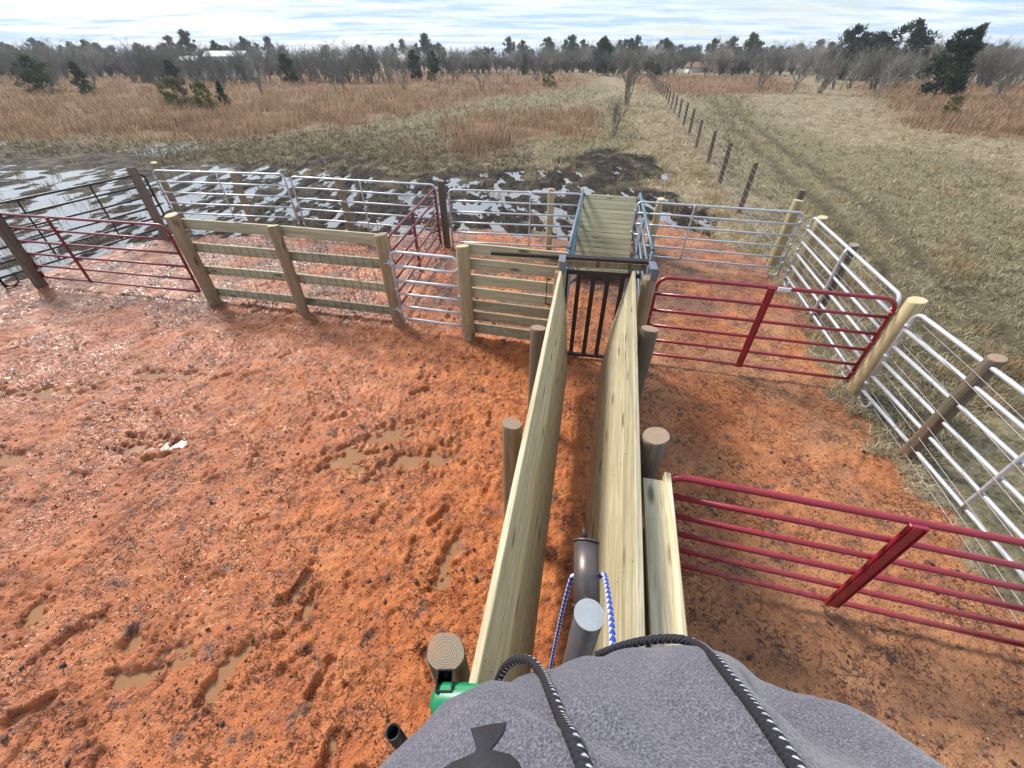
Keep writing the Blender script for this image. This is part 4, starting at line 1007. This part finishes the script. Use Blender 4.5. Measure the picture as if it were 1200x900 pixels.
EV = [evergreen_meshes(2.6, 2.4, 21, 3200, .08), evergreen_meshes(3.6, 3.0, 22, 4200, .11, (.035,.05,.026)), evergreen_meshes(3.0, 1.8, 23, 3200, .09, (.05,.07,.03), 'cone'), evergreen_meshes(1.6, 1.6, 24, 2200, .06, (.11,.115,.04))]
PINE = [evergreen_meshes(13, 7, 31, 3600, .32, (.055,.075,.032), 'pine'), evergreen_meshes(11, 5.5, 32, 3200, .30, (.04,.055,.028), 'pine'), evergreen_meshes(9, 9, 33, 5200, .30, (.028,.042,.02), 'bush')]
def shrub(mesh, x, y, s, rz, label, grp='bare winter shrubs in the field', name='bare_shrub', cat='shrub', sx=1.0):
    o = bpy.data.objects.new(name, mesh); link(o); o.location = (x, y, hz(x, y)); o.scale = (s*sx, s*sx, s); o.rotation_euler = (0, 0, rz); return tag(o, label, cat, grp)
def ever(pair, x, y, s, rz, label, name='evergreen_bush', cat='bush', grp='dark evergreen bushes in the field', sx=1.0):
    t = empty(name, (x, y, hz(x, y)), label, cat, grp, rz); t.scale = (s*sx, s*sx, s)
    for nm, me in zip(('crown', 'trunk'), pair): o = bpy.data.objects.new(nm, me); link(o, t)
    return t
S = shrub
S(BARE[0], 10.9,46.5, 1.75, 0, 'tall bare grey shrub left of the wire fence')
S(BARE[3], 5.9,27.4, .85, 1, 'small bare twiggy shrub below the tall grey one beside the fence', sx=.8)
S(BARE[1], -33,50, 1.15, 2, 'thin leaning bare shrub in front of the left bushes')
S(BARE[2], -24,72, 1.3, .5, 'bare shrub standing left of the field centre')
S(BARE[4], -4,66, 1.45, 1.5, 'slender bare sapling in the rusty grass at mid field')
S(BARE[0], -9.5,88, 1.5, 3, 'bare shrub touching the far left of the round dark bush')
S(BARE[3], 4.5,95, 1.6, 1, 'bare shrub beside the far end of the grassy lane')
S(BARE[1], 33.5,60, 2.0, .3, 'leaning bare shrub cluster at the right of the grassy track', sx=1.1)
S(BARE[2], 37.5,61, 1.9, 2.9, 'dense leaning bare shrub left of the tall dark evergreen', sx=1.1)
S(BARE[3], 29.5,60, 1.3, .8, 'low bare shrub at the left end of the right hand thicket')
S(BARE[4], 42,57, 1.5, .5, 'bare shrub directly left of the tall dark evergreen')
S(BARE[0], 60,58, 1.6, 1.8, 'bare shrub right of the tall dark evergreen')
S(BARE[2], 72,62, 2.3, .2, 'big bare shrub at the right picture edge')
S(BARE[1], -60,72, 1.9, 1.1, 'bare shrub behind the leaning pale bushes on the left')
S(BARE[3], -46,74, 2.0, .4, 'bare shrub in the left thicket near the far sheds')
S(BARE[4], -72,80, 2.0, 2.2, 'bare shrub near the left edge behind the dark bushes')
S(BARE[0], 46,47, 1.0, .9, 'small bare shrub before the tall evergreen on the right')
for i, (x_, y_) in enumerate(((-41,58),(-21,60),(-52,78),(-15,70),(-38,66),(-27,84),(-9,78),(-30,60),(-64,76),(-19,80),(-45,64),(-1,84))):
    S(BARE[(i*3+1) % 5], x_, y_, 1.0+.12*(i % 4), i*1.7, 'thin bare sapling scattered through the rusty grass left of the lane', 'thin saplings in the rusty grass', sx=.9)
ever(EV[0], -58,62, 1.35, 0, 'dark evergreen bush at the left picture edge', sx=1.25)
ever(EV[2], -51.5,60.5, 1.0, 1, 'leaning pale green bush right of the leftmost dark bush', sx=1.2)
ever(EV[3], -30.5,45, 1.35, .4, 'low olive bush in the rusty grass on the left', sx=1.2)
ever(EV[3], -26.5,42.5, 1.25, 2, 'second olive bush beside the first one on the left')
ever(EV[1], -46,69, .82, .3, 'dark round evergreen left of the bare thicket')
ever(EV[2], -28,48, .60, 2, 'small upright juniper in the rusty grass')
ever(EV[1], -36,82, 1.0, 1.3, 'dark evergreen below the far sheds')
ever(EV[1], -17.5,92, 1.15, 1.3, 'broad dark evergreen left of the field centre', sx=.8)
ever(EV[0], -13.3,88, 1.55, .3, 'round dark evergreen at the middle of the far field', sx=.8)
ever(EV[2], 3,122, 1.3, .3, 'small dark evergreen near the centre of the tree line')
ever(EV[3], 5.2,72, 1.25, .3, 'small olive bush beside the green lane')
ever(EV[1], 21,120, 1.75, .3, 'large round evergreen at the end of the lane')
ever(EV[0], 30.5,108, .9, .3, 'small dark bush right of the fence at the far end')
ever(EV[1], 47.5,56, 1.55, .3, 'tall dark evergreen tree in the right hand thicket', name='evergreen_tree', cat='tree')
ever(EV[2], 50.5,58, 2.05, 1.3, 'spiky dark evergreen behind the tallest one on the right', name='evergreen_tree', cat='tree', sx=.7)
ever(EV[3], 34.2,38, .8, .3, 'small green bush in the grass on the right')
ever(EV[0], 60,51, 1.15, .3, 'dark bush near the right picture edge')
PN = 'tall trees standing above the far tree line'
for i, (p_, px_, Yd, s_, lb) in enumerate(((0,232,150,.95,'broad green pine above the far left sheds'),(1,262,152,.85,'smaller green pine right of the broad one on the left'),(2,205,150,.8,'rounded dark tree left of the far pines'),
    (0,705,170,.85,'green pine near the middle of the skyline'),(1,612,175,.9,'green pine left of the middle of the skyline'),(0,830,150,.75,'bright green pine right of the fence end'),
    (2,985,100,1.05,'wide dark oak on the right skyline'),(2,1045,98,1.12,'taller dark oak crown on the right skyline'),(2,1008,104,.95,'dark oak crown between two others on the right'))):
    Xd = (px_-600)/476*(Yd*Cp+3.7*Sp)
    ever(PINE[p_], Xd, Yd, s_*(.72 if p_ < 2 else .82), i*1.1, lb, name='pine_tree' if p_ < 2 else 'oak_tree', cat='tree', grp=PN)
# far wood: one mass that nobody could count
def mass(name, meshes, n, f_pos, smin, smax, label, sxr=(.8,1.3)):
    VS, FS, CS = [], [], []; o = 0
    data = []
    for me in meshes:
        v = np.empty(len(me.vertices)*3, np.float32); me.vertices.foreach_get('co', v); v = v.reshape(-1, 3)
        f = np.empty(len(me.loops), np.int32); me.loops.foreach_get('vertex_index', f); f = f.reshape(-1, 4)
        c = np.empty(len(v)*4, np.float32); me.color_attributes['tint'].data.foreach_get('color', c); data.append((v, f, c.reshape(-1, 4)[:, :3]))
    for i in range(n):
        v, f, c = data[rng.integers(len(data))]; x, y = f_pos(i); s = rng.uniform(smin, smax); a = rng.uniform(0, 6.28); sx = s*rng.uniform(*sxr)
        w = np.stack([(v[:,0]*math.cos(a)-v[:,1]*math.sin(a))*sx+x, (v[:,0]*math.sin(a)+v[:,1]*math.cos(a))*sx+y, v[:,2]*s], 1)
        VS.append(w); FS.append(f+o); CS.append(np.clip(c*rng.uniform(.7,1.3)*(1+rng.normal(0,.03,3)), 0, 1)); o += len(w)
    me = quick(name, np.concatenate(VS), np.concatenate(FS), np.concatenate(CS), meshes[0].materials[0])
    return tag(link(bpy.data.objects.new(name, me)), label, 'woods', kind='stuff')
def pos_far(i):
    u = rng.uniform(-1.4, 1.4); y = rng.uniform(120, 190) - 22*abs(u); return u*(y*Cp+2.3), y
mass('bare_woods', BAREF, 430, pos_far, .65, 1.0, 'grey mass of bare winter woods along the horizon')
def pos_side(i):
    if i > 170: u = rng.uniform(-.95, -.3); y = rng.uniform(84, 99)
    elif i % 2: u = rng.uniform(.75, 1.45); y = rng.uniform(68, 105)
    else: u = rng.uniform(-1.45, -.35); y = rng.uniform(80, 125)
    return u*(y*Cp+2.3), y
mass('bare_thicket', BARE, 225, pos_side, 1.3, 2.2, 'grey bare thickets before the woods on both sides')
def pos_pine(i):
    u = rng.uniform(-1.4, 1.4) if i % 3 else rng.uniform(0, .9); y = rng.uniform(185, 260) - 25*abs(u); return u*(y*Cp+2.3), y
FARG = [evergreen_meshes(9, 10, 41, 1300, .42, (.075,.085,.05)), evergreen_meshes(10, 8, 42, 1300, .42, (.055,.068,.04))]
mass('pine_woods', [p_[0] for p_ in FARG] + [PINE[0][0]], 220, pos_pine, .50, .72, 'dark green pines behind the bare woods')
def pos_und(i):
    u = rng.uniform(-1.5, 1.5); y = rng.uniform(128, 200) - 22*abs(u); return u*(y*Cp+2.3), y
mass('wood_undergrowth', [bare_mesh('u', 3.2, 51, twig=.035, stems=9, wide=.55, fork=4, depth=3, tint=(.13,.105,.09)), bare_mesh('u', 3.0, 52, twig=.035, stems=9, wide=.6, fork=4, depth=3, tint=(.16,.13,.11))], 620, pos_und, .8, 1.4, 'brown undergrowth at the foot of the far woods', (1.0,1.7))

# ---- far sheds
def shed(px_, Yd, L, W, h, roof, label):
    Xd = (px_-600)/476*(Yd*Cp+3.7*Sp); t = empty('shed', (Xd, Yd, 0), label, 'shed')
    mb = MB(); mb.box((0,0,h/2), (L, W, h)); mb.build('wall', M['siding'], t)
    mb = MB(); o_ = .35
    mb.v = [(-L/2-o_,-W/2-o_,h),(L/2+o_,-W/2-o_,h),(L/2+o_,W/2+o_,h),(-L/2-o_,W/2+o_,h),(-L/2-o_,0,h+W*.22),(L/2+o_,0,h+W*.22)]
    for f in ((0,1,5,4),(2,3,4,5),(0,4,3),(1,2,5),(3,2,1,0)): mb.face(list(f))
    mb.build('roof', roof, t)
    mb = MB(); mb.box((-L*.2,-W/2-.02,h*.42), (L*.16,.04,h*.84)); mb.build('door', M['darkopen'], t)
    for fx in (.1,.32): mb = MB(); mb.box((L*fx,-W/2-.02,h*.6), (L*.08,.04,h*.3)); mb.build('window', M['darkopen'], t)
shed(276, 106, 7.5, 4, 3.5, M['tin'], 'pale long shed beside the far pine on the left')
shed(234, 102, 3.4, 3, 2.9, M['tin'], 'low white shed roof left of the longer far shed')
shed(396, 114, 4.0, 3, 2.9, M['tin'], 'small pale shed in the far woods left of centre')
shed(838, 138, 15, 5, 1.2, M['brownroof'], 'long low building with brown roof right of the fence end')

# ------------------------------------------------------------------ air
mb = MB(); mb.box((0, 580, 9.0), (2300, 1500, 20.5)); 
hm_ = bpy.data.materials.new('air'); hm_.use_nodes = True; n_ = hm_.node_tree; n_.nodes.remove(n_.nodes['Principled BSDF'])
pv = n_.nodes.new('ShaderNodeVolumePrincipled'); pv.inputs['Color'].default_value = (.86,.92,1,1); pv.inputs['Density'].default_value = .00045; pv.inputs['Anisotropy'].default_value = .2
n_.links.new(pv.outputs[0], n_.nodes['Material Output'].inputs['Volume'])
tag(mb.build('haze', hm_), 'thin pale haze over the fields', 'haze', kind='stuff')
# ------------------------------------------------------------------ sky, sun, camera
SUN = Vector((-.72*math.cos(R(41)), .694*math.cos(R(41)), math.sin(R(41)))).normalized()
w = bpy.data.worlds.new('World'); sc.world = w; w.use_nodes = True; nt = w.node_tree; q = NT(nt)
bg = nt.nodes['Background']; sky = q.n('ShaderNodeTexSky', sky_type='NISHITA'); sky.sun_disc = False
sky.sun_elevation = R(41); sky.sun_rotation = math.atan2(-.72, .694); sky.air_density = 1.0; sky.dust_density = .6; sky.ozone_density = 1.5
tc = q.n('ShaderNodeTexCoord'); s3 = q.n('ShaderNodeSeparateXYZ'); q.l(tc.outputs['Generated'], s3.inputs[0])
zz = q.math('ADD', q.math('MAXIMUM', s3.outputs['Z'], 0.0), .055)
cv = q.n('ShaderNodeCombineXYZ'); q.l(q.math('DIVIDE', s3.outputs['X'], zz), cv.inputs[0]); q.l(q.math('DIVIDE', s3.outputs['Y'], zz), cv.inputs[1])
mp = q.n('ShaderNodeMapping'); mp.inputs['Scale'].default_value = (.30, .62, 1); mp.inputs['Location'].default_value = (3.1, 1.7, 0); q.l(cv.outputs[0], mp.inputs['Vector'])
c1 = q.noise(mp.outputs[0], 1.0, 8, .58, .3); c2 = q.noise(mp.outputs[0], 2.6, 6, .6)
cover = q.ramp(c1, [(.36, .35), (.54, 1)])
shade = q.ramp(q.math('ADD', q.math('MULTIPLY', c2, .5), q.math('MULTIPLY', c1, .5)), [(.43, (8.8,9.4,9.9)), (.57, (4.4,6.1,8.8))])
col = q.mix(cover, sky.outputs[0], shade)
q.l(col, bg.inputs['Color']); bg.inputs['Strength'].default_value = .10
sd = bpy.data.lights.new('sun', 'SUN'); sd.energy = 4.3; sd.angle = R(14); sd.color = (1, .95, .88)
so = bpy.data.objects.new('sun', sd); link(so); so.rotation_euler = (-SUN).to_track_quat('-Z', 'Y').to_euler(); so.location = (0,0,30)
cam = bpy.data.cameras.new('camera'); cam.sensor_width = 36; cam.lens = 476/1200*36; cam.clip_start = .02; cam.clip_end = 6000
c = bpy.data.objects.new('camera', cam); link(c); c.location = (0, 0, CAM_H); c.rotation_euler = (R(51), 0, 0); sc.camera = c
vs_ = sc.view_settings; vs_.view_transform = 'Standard'; vs_.look = 'None'; vs_.gamma = 1; vs_.use_curve_mapping = False; vs_.exposure = 0.36
sc.render.engine = 'CYCLES'
sc.cycles.max_bounces = 5; sc.cycles.diffuse_bounces = 2; sc.cycles.glossy_bounces = 2; sc.cycles.transmission_bounces = 2; sc.cycles.volume_bounces = 0; sc.cycles.transparent_max_bounces = 8
